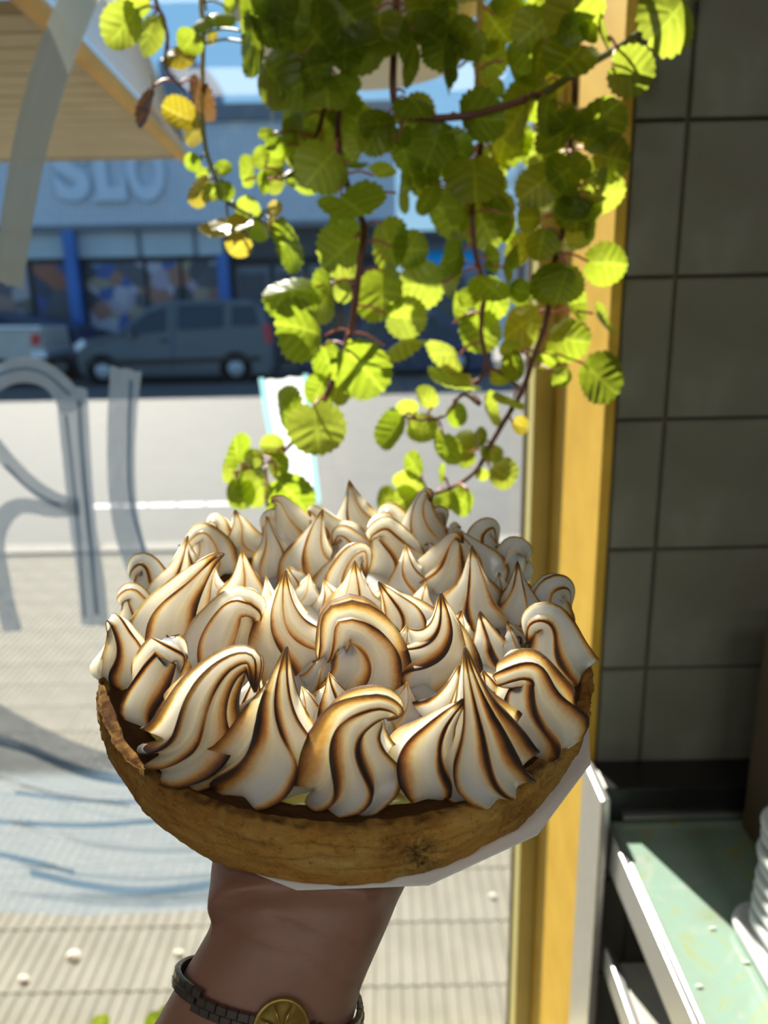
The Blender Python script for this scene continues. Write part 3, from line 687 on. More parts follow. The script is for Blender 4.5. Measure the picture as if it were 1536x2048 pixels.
# meringue bed under the peaks
R = []
for r, h in ((.001, .001), (.02, .001), (.04, .001), (.06, .0005), (.075, -.0005), (.088, -.002), (.094, -.0045), (.096, -.0065), (.09, -.009), (.001, -.009)):
    R.append([tp_(r*(1+.03*noise.noise(Vector((math.cos(2*math.pi*i/120)*5, math.sin(2*math.pi*i/120)*5, 1))))*math.cos(2*math.pi*i/120), r*math.sin(2*math.pi*i/120), h + .003*noise.noise(Vector((r*math.cos(2*math.pi*i/120)*60, r*math.sin(2*math.pi*i/120)*60, 4)))) for i in range(120)])
o = MB().rings(R).obj('meringue_bed', MT['meringue'], tart, True)
o.data.attributes.new('toast', 'FLOAT', 'POINT').data.foreach_set('value', [0.02]*len(o.data.vertices))
# peaks: (half width px, axis points in the picture from the base up to the tip, ridges, burn)
PK = [
 (60, [(318,1425),(318,1370),(325,1320),(338,1296),(350,1325),(346,1375)], 5, 1.0),
 (80, [(392,1525),(400,1450),(425,1380),(465,1334),(500,1334),(514,1372)], 7, 1.1),
 (92, [(532,1545),(545,1470),(560,1390),(570,1317)], 5, 1.0),
 (82, [(700,1570),(700,1500),(715,1440),(752,1408),(788,1425),(776,1458)], 6, 1.1),
 (66, [(835,1555),(850,1500),(885,1440),(925,1393)], 5, 1.1),
 (86, [(965,1545),(960,1470),(945,1390),(933,1312)], 7, 1.1),
 (78, [(1072,1460),(1068,1400),(1050,1345),(1015,1345),(1000,1385)], 5, 1.1),
 (42, [(255,1355),(252,1310),(240,1255),(226,1250),(222,1285)], 5, 1.0),
 (24, [(213,1350),(214,1315),(218,1275)], 4, .4),
 (62, [(335,1290),(355,1230),(395,1155),(425,1118),(446,1114)], 6, .9),
 (62, [(445,1330),(452,1270),(475,1215),(498,1200),(512,1225),(508,1262)], 6, .8),
 (74, [(565,1325),(568,1270),(570,1210),(572,1150)], 5, .8),
 (78, [(722,1370),(725,1310),(715,1262),(690,1248),(662,1290),(640,1338)], 6, .8),
 (76, [(862,1350),(876,1300),(886,1245),(882,1195)], 5, 1.0),
 (55, [(990,1325),(978,1290),(965,1243)], 5, 1.5),
 (58, [(1112,1340),(1112,1290),(1095,1240),(1068,1245),(1056,1290)], 5, 1.1),
 (36, [(285,1260),(280,1220),(265,1185),(248,1190),(244,1215)], 5, 1.0),
 (44, [(345,1215),(352,1160),(362,1115),(372,1082)], 5, .9),
 (46, [(490,1210),(490,1165),(487,1101)], 5, .8),
 (30, [(545,1255),(540,1205),(533,1155)], 5, .7),
 (62, [(705,1258),(708,1210),(710,1170),(710,1130)], 6, .8),
 (42, [(675,1200),(690,1150),(708,1112),(728,1112),(732,1148)], 6, .8),
 (60, [(815,1280),(800,1230),(780,1190),(763,1163)], 6, 1.0),
 (60, [(945,1250),(948,1200),(948,1155),(946,1110)], 5, 1.0),
 (46, [(1038,1255),(1036,1205),(1034,1165),(1033,1125)], 5, .9),
 (42, [(1092,1245),(1096,1205),(1108,1178),(1130,1185),(1136,1225)], 6, 1.0),
 (34, [(310,1185),(302,1150),(285,1128),(270,1142),(272,1165)], 5, 1.0),
 (28, [(378,1150),(374,1120),(372,1092),(362,1090)], 5, .9),
 (42, [(432,1140),(425,1105),(405,1070),(388,1075),(384,1095)], 6, .7),
 (60, [(615,1160),(622,1110),(630,1070),(640,1040)], 5, .8),
 (40, [(552,1145),(545,1100),(533,1045)], 5, .7),
 (38, [(712,1125),(706,1090),(692,1067),(674,1072),(666,1088)], 6, .7),
 (50, [(792,1145),(785,1095),(768,1055),(748,1058),(742,1085)], 6, .7),
 (42, [(820,1190),(816,1145),(812,1095)], 5, .8),
 (50, [(885,1180),(890,1130),(902,1085),(915,1070),(925,1080)], 5, .9),
 (48, [(968,1165),(945,1110),(918,1070),(896,1068)], 6, .8),
 (24, [(872,1135),(866,1105),(860,1088),(852,1088)], 4, 1.0),
 (34, [(1020,1160),(1022,1125),(1030,1096),(1045,1098),(1048,1140)], 5, .7),
 (27, [(452,1100),(446,1065),(436,1044),(422,1050),(420,1075)], 5, .6),
 (44, [(490,1105),(482,1065),(474,1022)], 5, .7),
 (30, [(556,1095),(552,1060),(545,1038),(530,1044),(528,1065)], 5, .7),
 (46, [(598,1095),(586,1050),(566,1008),(550,1000),(542,1008)], 5, .7),
 (40, [(665,1095),(655,1060),(636,1026),(622,1022),(620,1034)], 5, .8),
 (44, [(722,1080),(714,1040),(706,1000),(700,963)], 5, .8),
 (30, [(795,1075),(792,1045),(784,1024),(768,1028),(762,1050)], 5, .8),
 (42, [(842,1100),(842,1050),(846,1005),(856,984),(862,1000)], 6, .8),
 (22, [(870,1085),(868,1050),(876,1024),(888,1026),(890,1055)], 5, .8),
 (26, [(915,1095),(910,1068),(908,1052),(918,1052)], 5, .8),
 (32, [(965,1120),(960,1085),(966,1060),(984,1060),(992,1095)], 5, .7),
 (52, [(500,1445),(505,1395),(514,1355)], 5, .8), (55, [(655,1445),(668,1395),(660,1355)], 5, .7), (62, [(895,1445),(905,1400),(918,1355)], 5, .9), (50, [(985,1420),(975,1370),(966,1338)], 5, .9), (52, [(795,1345),(800,1300),(812,1268)], 5, .7), (46, [(760,1310),(762,1275),(754,1248)], 5, .6), (52, [(650,1385),(646,1340),(655,1308)], 5, .6), (50, [(478,1300),(482,1255),(492,1232)], 5, .6), (46, [(835,1245),(842,1205),(850,1180)], 5, .7), (42, [(592,1195),(588,1160),(580,1132)], 5, .6), (52, [(905,1300),(912,1260),(920,1228)], 5, .9), (46, [(400,1400),(404,1355),(412,1330)], 5, .8), (46, [(1010,1330),(1018,1290),(1022,1268)], 5, .9), (44, [(745,1460),(742,1420),(735,1390)], 5, .6), (40, [(665,1235),(660,1195),(650,1165)], 5, .6), (40, [(520,1330),(524,1290),(530,1262)], 5, .5),
 # smaller folds that fill the gaps
 (40, [(455,1270),(462,1230),(470,1195)], 5, .6), (38, [(610,1220),(612,1185),(618,1150)], 5, .5),
 (36, [(770,1225),(772,1195),(775,1170)], 5, .6), (40, [(640,1300),(655,1265),(672,1240)], 5, .4),
 (38, [(1005,1210),(1002,1180),(1000,1155)], 5, .7), (34, [(420,1200),(424,1170),(430,1140)], 5, .6),
 (46, [(800,1440),(806,1400),(812,1370)], 5, .5), (44, [(620,1450),(616,1410),(606,1380)], 5, .5),
 (44, [(462,1420),(470,1380),(486,1352)], 5, .7), (40, [(1040,1300),(1030,1270),(1018,1250)], 5, .8),
]
MD = TU.cross(TN)                                       # in-plane direction pointing away, normal of each upright plane
def peak(hw, pts, nr, bu, seed):
    nr = min(9, nr + (2 if hw > 70 else 0))
    rnd = random.Random(seed)
    b0 = onP(*pts[0], tp_(0, 0, -.005), TN)
    rl = (b0 - TC).dot(TU)**2 + (b0 - TC).dot(TV)**2
    vpn = (FWD - TN*FWD.dot(TN)).normalized()
    pn_ = (vpn.cross(TN)).cross(TN).normalized()
    back = min(1, max(.15, (b0-TC).dot(TV)/.10 + .65)); zb = proj(b0)[2]; hwm = hw/FPX*zb*1.08
    P = [onP(x, y, b0, pn_) for x, y in pts]
    m = len(P)
    for i in range(1, m):                               # hooks also curl a little in depth
        P[i] = P[i] + pn_*(rnd.uniform(-.35, .35)*hwm*(i/(m-1))**2)
    if m < 5: P.append(P[-1] + (P[-1]-P[-2]).normalized()*hwm*.20)
    P = [P[0] - TN*hwm*.16] + P
    NT, K = 46, 12
    c = catmull(P, 200); L = [0]
    for i in range(1, 200): L.append(L[-1] + (c[i]-c[i-1]).length)
    hook = len(pts) > 4
    prof_t = [0, .02, .06, .13, .22, .34, .46, .58, .71, .84, .94, 1]
    prof_r = [.50, .78, .95, 1.02, .98, .82, .60, .41, .27, .155, .08, .02] if not hook else [.50, .78, .95, 1.02, .97, .84, .67, .52, .37, .23, .12, .03]
    C_, TT, RR = [], [], []
    for j in range(NT):
        t = j/(NT-1); s_ = t*L[-1]
        k = min(198, max(0, int(np.searchsorted(L, s_)) - 1)); f_ = (s_-L[k])/max(1e-9, L[k+1]-L[k])
        C_.append(c[k].lerp(c[k+1], min(1, f_))); TT.append((c[min(199, k+2)]-c[max(0, k-1)]).normalized()); RR.append(np.interp(t, prof_t, prof_r)*hwm)
    ncol = nr*K; V = []; tv = []
    A = TT[0].orthogonal().normalized(); ph = rnd.uniform(0, 6.28); tw = rnd.choice((-1, 1))*rnd.uniform(.25, 1.0)
    amps = [rnd.uniform(.6, 1.15) for _ in range(nr)]; wob = [rnd.uniform(0, 6.28) for _ in range(nr)]; wam = [rnd.uniform(.05, .28) for _ in range(nr)]; nr_ = nr; WS = rnd.uniform(.5, .95)*rnd.choice((-1, 1))*(1 if hw > 70 else .55); WP = rnd.uniform(0, 6.28)
    bw = [rnd.uniform(.55, 1.2)*bu*(1.28 - .45*back) for _ in range(nr)]; side = rnd.choice((-1, 1))
    for j in range(NT):
        t = j/(NT-1); T_ = TT[j]; A = (A - T_*A.dot(T_)).normalized(); B = T_.cross(A)
        amp = .58*(.35 + .65*min(1, t/.20))*(1 - .45*max(0, t-.6)/.4)
        for i in range(ncol):
            q = i // K; f_ = (i % K)/K                        # 0 at a crest, .5 in the valley, 1 at the next crest
            w0 = wam[q]*math.sin(wob[q] + t*7.5)*(1-t)**1.2; q2 = (q+1) % nr; w1 = wam[q2]*math.sin(wob[q2] + t*7.5)*(1-t)**1.2
            th = (q + f_)*2*math.pi/nr + ph + tw*t*(2.0 if hw > 70 else 1.1) + WS*math.sin(WP + t*7)*(1-t)**1.3 + (w0*(1-f_) + w1*f_)*1.1
            d0 = min(f_, 1-f_)*2                               # 0 crest .. 1 valley
            am = amps[q]*(1-f_) + amps[q2]*f_
            rr = RR[j]*(1 + amp*am*((1-d0)**1.7 - .42))
            V.append(C_[j] + (A*math.cos(th) + B*math.sin(th))*rr)
            qq = q if f_ <= .5 else q2
            sd = (f_ if f_ <= .5 else f_-1)*2*side             # signed distance from the crest
            wdt = .17 if sd > 0 else .70 - .22*back
            line = math.exp(-(sd/wdt)**2*1.1)*.57 + math.exp(-(sd/.15)**2)*.80
            grow = (.55 + .45*min(1, t/.30)) * min(1, max(0, t-.015)/.07)
            tz = line*bw[qq]*grow*(.75 + .5*noise.noise(V[-1]*70 + Vector((seed, 0, 0))))
            tz += back*(.02 + .05*noise.noise(V[-1]*50)) + max(0, t-.84)/.16*.95*bu + max(0, t-.6)*.30*bu
            tv.append(max(0, min(1.1, tz)))
    F_ = []
    for j in range(NT-1):
        for i in range(ncol): k = (i+1) % ncol; F_.append((j*ncol+i, j*ncol+k, (j+1)*ncol+k, (j+1)*ncol+i))
    F_ += [tuple(range(ncol))[::-1], tuple(range((NT-1)*ncol, NT*ncol))]
    o = MB().add(V, F_).obj('meringue_peak', MT['meringue'], tart, True)
    o.data.attributes.new('toast', 'FLOAT', 'POINT').data.foreach_set('value', tv)
for i, (hw, pts, nr, bu) in enumerate(PK): peak(hw, pts, nr, bu, i+1)
# white paper board under the tart
bd = []
rnd = random.Random(5); NB = 14
for (k, h) in ((1, -.0392), (1, -.0404)):
    ring = []
    for i in range(NB*6):
        a_ = 2*math.pi*i/(NB*6); seg = 2*math.pi/NB; q = (a_ % seg) - seg/2
        r = .1165*math.cos(seg/2)/math.cos(q)
        lift = .004*max(0, math.cos(a_ + .5))**2
        ring.append(tp_(.0085 + r*math.cos(a_), .0 + r*math.sin(a_), h + lift*1.0))
    bd.append(ring)
tag(MB().rings(bd).obj('cake_board', MT['board']), 'white paper cake board under the tart, showing at its right', 'cake board')
# ------------------------------------------------------------------ hand and forearm
HB = -.0408
def ringe(c, r, f, a_, b_, n=40, pw=2.3):
    out = []
    for i in range(n):
        t = 2*math.pi*i/n; cs, sn = math.cos(t), math.sin(t)
        out.append(c + r*(a_*math.copysign(abs(cs)**(2/pw), cs)) + f*(b_*math.copysign(abs(sn)**(2/pw), sn)))
    return out
# stations from the palm to the forearm, left and right outline in the picture with depth
heel = tp_(0, -.098, HB - .020); zh = proj(heel)[2]
ST = [(1752, 418, 822, zh+.012, .019), (1792, 429, 800, zh+.006, .023), (1850, 425, 777, zh, .025), (1905, 392, 752, zh-.004, .026), (1960, 358, 727, zh-.007, .0265), (2010, 330, 713, zh-.009, .0275), (2060, 302, 702, zh-.010, .029), (2200, 228, 686, zh-.006, .034), (2420, 140, 640, zh+.005, .038), (2750, 10, 560, zh+.02, .041), (3250, -190, 440, zh+.05, .043)]
arm = []
for y, xl, xr, z_, b_ in ST:
    a0, a1 = dep(xl, y + (30 if y > 1900 else 0)*(-1 if False else 1)*.0, z_), dep(xr, y, z_)
    c = (a0+a1)/2; rv_ = (a1-a0)/2
    arm.append((c, rv_.normalized(), rv_.length, b_))
def arm_frame(t):
    k = min(len(arm)-2, int(t)); u = t-k; A_, B_ = arm[k], arm[k+1]
    c = A_[0].lerp(B_[0], u); r = A_[1].lerp(B_[1], u).normalized(); ax = (B_[0]-A_[0]).normalized()
    f = r.cross(ax).normalized()
    if f.dot(FWD) > 0: f = -f
    return c, r, f, A_[2]*(1-u)+B_[2]*u, A_[3]*(1-u)+B_[3]*u
parts = []
fr = [arm_frame(i*.25) for i in range(0, (len(arm)-1)*4)]
parts.append([ringe(c, r, f, a_, b_) for c, r, f, a_, b_ in fr])
# palm under the board, from heel to knuckles (tart frame)
pal = []
for s_, w_, th in ((-.112, .034, .014), (-.100, .038, .018), (-.080, .044, .018), (-.055, .044, .0155), (-.030, .043, .013), (-.012, .040, .0105)):
    pal.append(ringe(tp_(-.021 + (s_+.112)*.20, s_, HB - th), TU, TN, w_, th, pw=2.6))
parts.append(pal)
def finger(x, y, ang_, L, r, bend=.12):
    pts = []; p = Vector((x, y)); n = 14
    for i in range(n+1):
        t = i/n; a_ = math.radians(ang_); rr = r*(1-.28*t)*(1 + .06*math.cos(t*14))
        if t > .93: rr *= .62
        elif t > .86: rr *= .88
        pts.append((p.x + L*t*math.sin(a_), p.y + L*t*math.cos(a_), HB - rr, rr))
    return [ringe(tp_(a_, b_, c_), TU, TN, rr, rr, 16, 2) for a_, b_, c_, rr in pts]
for x, an, L, r in ((-.040, -16, .070, .0088), (-.016, -5, .078, .0092), (.008, 6, .072, .0088), (.028, 19, .056, .0076)):
    parts.append(finger(x, -.016, an, L+.012, r))
# thumb leaves the left side of the palm near the heel
parts.append(finger(-.044, -.080, -52, .066, .0115))
bm = bmesh.new()
for R in parts:
    mb = MB().rings(R); me = mb.mesh('t'); bm.from_mesh(me); bpy.data.meshes.remove(me)
me = bpy.data.meshes.new('person'); bm.to_mesh(me); bm.free()
tmp = bpy.data.objects.new('tmp', me); COL.objects.link(tmp)
md = tmp.modifiers.new('r', 'REMESH'); md.mode = 'VOXEL'; md.voxel_size = .0022
ms = tmp.modifiers.new('s', 'SMOOTH'); ms.factor = .5; ms.iterations = 14
bpy.context.view_layer.update()
pm = bpy.data.meshes.new_from_object(tmp.evaluated_get(bpy.context.evaluated_depsgraph_get())); bpy.data.objects.remove(tmp)
nrms = [v.normal.copy() for v in pm.vertices]
CR = [[(425, 1793), (470, 1795), (520, 1783), (560, 1770)], [(480, 1797), (560, 1822), (640, 1860), (720, 1885)], [(425, 1843), (500, 1870), (590, 1905), (670, 1955), (720, 1975)], [(745, 1790), (752, 1830), (738, 1880)]]
crz = []; newco = []
for v, vn_ in zip(pm.vertices, nrms):
    u_, v_, _ = proj(v.co); k = 0
    if vn_.dot(FWD) < .2 and 1740 < v_ < 2010:
        for pl in CR:
            for (xa, ya), (xb, yb_) in zip(pl, pl[1:]):
                L2 = (xb-xa)**2+(yb_-ya)**2; t = max(0, min(1, ((u_-xa)*(xb-xa)+(v_-ya)*(yb_-ya))/L2))
                dd = math.hypot(u_-xa-t*(xb-xa), v_-ya-t*(yb_-ya)); k = max(k, math.exp(-(dd/5)**2))
    crz.append(k*.35); newco += list(v.co - vn_*(.0007*k))
pm.vertices.foreach_set('co', newco); pm.update()
pm.materials.clear(); pm.materials.append(MT['skin']); pm.name = 'person'
pm.polygons.foreach_set('use_smooth', [True]*len(pm.polygons))
pm.attributes.new('crease', 'FLOAT', 'POINT').data.foreach_set('value', crz)
person = link('person', pm); tag(person, 'bare forearm and open left hand raised palm up under the tart', 'person')
# bracelet: chain of dark links round the wrist with a gold medallion
def band(phi, off):
    t = 3.62 + 1.75*(math.cos(phi)+1)/2                       # left side nearer the hand, right side lower
    c, r, f, a_, b_ = arm_frame(t)
    cs, sn = math.cos(phi), math.sin(phi)
    p = c + r*(a_*math.copysign(abs(cs)**(2/2.3), cs)) + f*(b_*math.copysign(abs(sn)**(2/2.3), sn))
    nrm = (r*cs/a_ + f*sn/b_).normalized(); return p + nrm*off, nrm
bc_, _ = band(math.pi/2, 0)
br_ = thing('bracelet', bc_, 'dark metal chain bracelet with a gold medallion round the wrist', 'bracelet')
pts = [band(2*math.pi*i/600, .0022) for i in range(600)]; acc = 0; last = pts[0][0]; nl = 0
med_phi = None
lmb = MB()
lmb.rings([[(x_, y_*k_, z_) for x_, y_, z_ in ((.0020*sx, .0017*sy, h_) for sx, sy in ((1, 1), (-1, 1), (-1, -1), (1, -1)))] for k_, h_ in ((.7, -.0012), (1, -.0006), (1, .0004), (.75, .0012))])
lm = lmb.mesh('link', MT['darkmetal'])
for i in range(600):
    p, nrm = pts[i]; phi = 2*math.pi*i/600
    acc += (p-last).length; last = p
    if acc < .0042: continue
    u_, v_, _ = proj(p)
    if nrm.dot(FWD) < 0 and 512 < u_ < 620: continue
    acc = 0; tg = (pts[(i+1) % 600][0]-pts[i-1][0]).normalized(); sd_ = nrm.cross(tg).normalized()
    for s_ in (-.5, .5):
        o = link('link', lm); o.parent = br_; o.matrix_parent_inverse = Matrix.Translation(-bc_)
        mrot = Matrix((tg, sd_, nrm)).transposed()
        o.matrix_basis = Matrix.Translation(p + sd_*(.0028*s_) + tg*(.0019*(s_ > 0)) + nrm*(.0004*(s_ > 0))) @ mrot.to_4x4()
mi = min(range(600), key=lambda i: abs(proj(pts[i][0])[0]-562) + (1000 if pts[i][1].dot(FWD) > 0 else 0))
mp_, mn_ = pts[mi]; mp_ = mp_ + mn_*.0008
xa_ = mn_.orthogonal().normalized(); ya_ = mn_.cross(xa_)
def disc(prof_, n=40): return [[mp_ + (xa_*math.cos(2*math.pi*i/n)+ya_*math.sin(2*math.pi*i/n))*r + mn_*h for i in range(n)] for r, h in prof_]
md_ = MB().rings(disc([(.0001, -.001), (.0100, -.001), (.0108, 0), (.0106, .0012), (.0096, .0015), (.0094, .0010), (.0001, .0012)])).obj('medallion', MT['gold'], br_, True)
md_['label'] = 'round gold medallion'
mb = MB()
for k in range(8):
    an = 2*math.pi*k/8 + .2; d_ = xa_*math.cos(an)+ya_*math.sin(an)
    mb.tube([mp_+mn_*.0011+d_*.0012, mp_+mn_*.0017+d_*.004, mp_+mn_*.0012+d_*.0082], [.0003, .0006, .0002], 6)
mb.obj('embossed_star', MT['gold'], md_, True)
# ------------------------------------------------------------------ hanging plant
ZP = .76
def leaf_mesh(name, m, cup, fold, seed, elong=1.0):
    n, rg = 84, 6; V, F_, ve = [], [], []; rnd = random.Random(seed)
    def pt(th, k):
        a_ = th; tooth = abs(math.sin(a_*10.5 + .3*math.sin(a_*2+seed)))
        r = .5*(1 + .05*math.sin(a_*2+seed)*.4) * (1 + .10*(tooth-.5)*(k**4))
        if True:                                              # small heart notch at the stalk
            dn = abs(((a_ + math.pi/2 + math.pi) % (2*math.pi)) - math.pi)
            r *= 1 - .16*math.exp(-(dn/.22)**2)
        x, y = r*k*math.cos(a_), (r*k*math.sin(a_))*elong + .5*elong - .06
        vein = 0
        yy = y - .55*abs(x); ph = (yy % .19)/.19; side = math.exp(-((min(ph, 1-ph))/.16)**2)*(1 if abs(x) > .02 else 0)
        mid = math.exp(-(x/.018)**2)
        vein = max(mid*.9, .5*side*(1-.4*k))
        z = cup*(x*x + (y-.45)**2)*1.3 + fold*abs(x) - .014*math.cos(ph*2*math.pi)*min(1, abs(x)*6)*(1-k*.4) + .03*noise.noise(Vector((x*3, y*3, seed*2)))
        z += .035*math.sin(3*a_+seed)*k**4
        return (x, y, z), vein
    p, v = pt(0, 0); V.append(p); ve.append(.8)
    for j in range(1, rg+1):
        for i in range(n): p, v = pt(2*math.pi*i/n, j/rg); V.append(p); ve.append(v)
    for i in range(n): F_.append((0, 1+i, 1+(i+1) % n))
    for j in range(rg-1):
        for i in range(n): k = (i+1) % n; F_.append((1+j*n+i, 1+(j+1)*n+i, 1+(j+1)*n+k, 1+j*n+k))
    me = bpy.data.meshes.new(name); me.from_pydata(V, [], F_); me.materials.append(m); me.polygons.foreach_set('use_smooth', [True]*len(me.polygons))
    me.attributes.new('vein', 'FLOAT', 'POINT').data.foreach_set('value', ve); return me
LM = {t: [leaf_mesh('leaf', MT[mm_], *q, i+1) for i, q in enumerate(((.25, .0), (-.25, .05), (.1, .22), (-.45, -.1), (.4, .12), (.05, -.15)))] for t, mm_ in (('g', 'leaf'), ('y', 'leafy'), ('d', 'leafd'))}
LEAVES = [(247,55,85,90),(298,68,62,78),(272,0,55,42),(420,30,88,64),(467,8,32,40),(423,75,24,26,None,'y'),(378,85,42,50),(358,112,62,56,None,'y'),(302,210,92,52,80,'d'),(392,203,78,36,-50,'d'),(357,230,56,62,None,'y'),(386,264,42,54,None,'y'),(386,325,32,30),(405,349,26,26),(447,338,34,34),(394,378,54,60,None,'y'),(423,386,30,34),(450,382,36,38),(452,460,95,62,None,'y'),(477,492,50,34,None,'y'),(494,423,40,52),(518,454,38,50),(552,420,30,32,None,'y'),(548,450,30,30,None,'y'),(582,490,98,46,-62),(498,342,56,20,80),(525,315,36,42),(555,288,36,46),(555,332,46,56),(532,267,30,30),(523,365,42,15,85),(549,365,40,42),(589,359,30,32),(616,352,42,40),(586,267,40,50),(589,301,30,60),(633,271,100,112),(643,332,96,102),
(515,95,48,100),(538,145,82,112),(565,193,56,62),(589,220,60,92),(498,68,32,74),(589,44,104,82),(637,75,92,112),(653,170,92,84),(586,128,34,32),(690,95,90,90),
(722,105,96,102),(718,242,80,104),(683,172,70,62),(828,203,76,62),(820,90,78,34,80),(820,137,66,32,85),(890,121,110,24,84),(906,133,56,28,75),(980,121,66,56),(984,168,52,50),(1031,140,62,86),(992,50,82,102),(1019,20,72,70),(1066,58,82,82),(1136,121,102,96),(1078,113,36,62),(1144,58,56,46),(1180,62,42,46),(1203,66,32,60),(1148,20,110,62),(1265,140,88,52,-42),(1345,30,118,122),(957,238,88,96),(871,285,84,90),(808,305,72,92),(750,266,72,82),(1035,234,42,92),(1012,281,72,92),(1121,270,98,56,68),(1180,246,66,62),(1090,234,52,72),(949,352,112,106),(844,367,62,70),(873,348,30,46),(832,359,26,52),(855,398,42,62),(894,430,82,92),(910,414,46,62),(969,449,92,92),(1023,430,52,92),(1062,437,36,52),(1074,371,76,82),(1121,352,72,82),(1164,328,46,52),(1222,316,88,50,-62),(1207,390,86,66),(1090,324,32,62),(1183,449,36,62),(1074,414,72,52),(1082,488,52,62),(1133,488,86,62),(1215,527,80,80),(1101,562,82,62),(1125,566,82,82),(1039,582,42,44),(988,516,36,52),(1011,527,72,26,72),(918,512,42,62),(902,547,82,26,84),(980,575,82,62),(765,344,52,42),(715,328,42,26),(707,414,122,92),(804,379,80,20,80),(683,469,62,72),(777,488,66,92),(824,500,64,70),(843,570,86,82),(765,590,84,110),
(582,580,106,92),(608,658,116,88,-64),(680,505,76,102),(654,593,44,100),(686,583,36,40),(813,635,76,72),(804,684,88,40,24),(725,733,112,96),(657,723,46,72),(638,782,56,62),(673,778,42,62),(634,860,106,102),(566,818,54,86),(543,892,42,44),(507,915,36,36),(472,899,66,26,70),(462,941,50,18,85),(478,987,46,60),(520,967,46,88),(582,987,92,82),(556,931,42,52),(563,1022,62,42),
(986,598,72,80),(916,517,90,30,80),(1039,584,36,46),(909,623,70,32,-80),(937,595,42,40),(958,665,80,82),(1042,651,64,86),(1151,605,46,72),(1134,679,72,80),(1201,644,70,34,-60),(1200,756,62,94),(891,707,80,24,-36),(912,746,56,30,-36,'y'),(902,774,100,44,-20),(849,799,50,30,-46),(789,862,52,76),(814,816,42,26),(845,858,60,56),(916,830,40,46),(888,897,72,48,-60),(919,897,40,72),(976,820,34,66),(958,876,20,42),(1000,756,42,36),(1018,799,62,28,-20),(1039,851,32,36,None,'y'),(1120,753,38,40),(1092,714,42,26),(828,929,38,52),(821,964,66,40,-26),(772,999,40,50),(814,999,46,52),(1000,946,46,62),(983,911,42,36),(965,950,26,22),(881,946,36,14,85),(926,1003,46,56),(895,999,36,40),(870,1006,32,30),(1032,732,36,56),(1021,700,42,40),
# denser crown behind, below the pot
(560,30,80,90),(620,140,80,90),(700,30,90,80),(760,60,80,90),(680,220,70,80),(860,40,70,80),(930,80,70,80),(905,300,80,80),(1100,150,80,90),(1110,20,80,80),(1060,310,60,70),(980,330,70,70),(1040,500,50,60),(690,300,60,60),(1140,420,60,60),(600,170,70,80),(540,60,70,80)]
VINES = [('stem', [(318,-40),(328,40),(335,75),(330,128),(345,155),(372,185)], 5.5, 2),
 ('stemy', [(410,-40),(407,60),(405,170),(404,235)], 6, 4),
 ('stemg', [(404,230),(412,300),(430,350),(450,398),(480,420),(520,440)], 5, 3),
 ('stem', [(655,-60),(650,60),(652,160),(640,250),(600,330),(560,360)], 7, 4),
 ('stem', [(795,-60),(790,60),(786,180),(800,222),(835,236),(930,232),(1000,215),(1090,185),(1160,140)], 8, 6),
 ('stemg', [(1400,-50),(1330,20),(1260,80),(1160,140),(1090,185)], 6, 7),
 ('stem', [(700,-40),(690,120),(676,260),(690,355),(718,425),(728,460),(718,540),(705,640),(685,715),(650,798)], 7.5, 6.5),
 ('stem', [(650,798),(630,840),(590,880),(550,918),(510,932),(468,945)], 5, 2.5),
 ('stemy', [(962,-60),(958,60),(955,190)], 8, 7),
 ('stem', [(955,190),(962,290),(945,400),(950,500),(968,580),(962,660),(972,735),(935,785)], 6.5, 4),
 ('stem', [(1150,-60),(1145,60),(1150,180),(1140,290),(1132,430),(1110,520),(1092,640),(1068,712),(1045,780),(1010,840),(975,900),(960,930),(930,960),(890,980),(850,992)], 8, 4),
 ('stem', [(1045,780),(1000,745),(965,730)], 4, 3),
 ('stem', [(960,810),(925,790),(890,830),(850,840),(810,835)], 4, 2.5)]
yp = .95; zpot = onY(716, 128, yp).z
pcx = onY(714, 90, yp).x
plant = thing('hanging_plant', (pcx, yp, zpot), 'leafy trailing plant in a white pot hanging in front of the window', 'plant')
MB().lathe([(r_*1.06, h_) for r_, h_ in ((.002, 0), (.104, 0), (.110, .004), (.116, .025), (.121, .05), (.128, .052), (.128, .066), (.122, .068), (.127, .118), (.134, .121), (.135, .135), (.130, .137), (.127, .125), (.122, .115), (.002, .112))], (pcx, yp, zpot), 'z', 64).obj('pot', MT['pot'], plant, True)
MB().lathe([(.001, .116), (.06, .122), (.120, .1155), (.001, .1155)], (pcx, yp, zpot), 'z', 32).obj('soil', MT['soil'], plant, True)
for k in range(3):
    an = 2*math.pi*k/3 + .4
    MB().tube([(pcx+.128*math.cos(an), yp+.128*math.sin(an), zpot+.13), (pcx, yp, zpot+.55)], .0012, 6).obj('hanger_wire', MT['steel'], plant)
MB().tube([(pcx, yp, zpot+.55), (pcx, yp, ZC-.001)], .0015, 6).obj('hanger_wire', MT['steel'], plant)
vd = [.0, .015, .01, .02, -.035, -.04, .0, -.005, .0, .02, .005, .0, -.005]
vobj = []; vpts = []
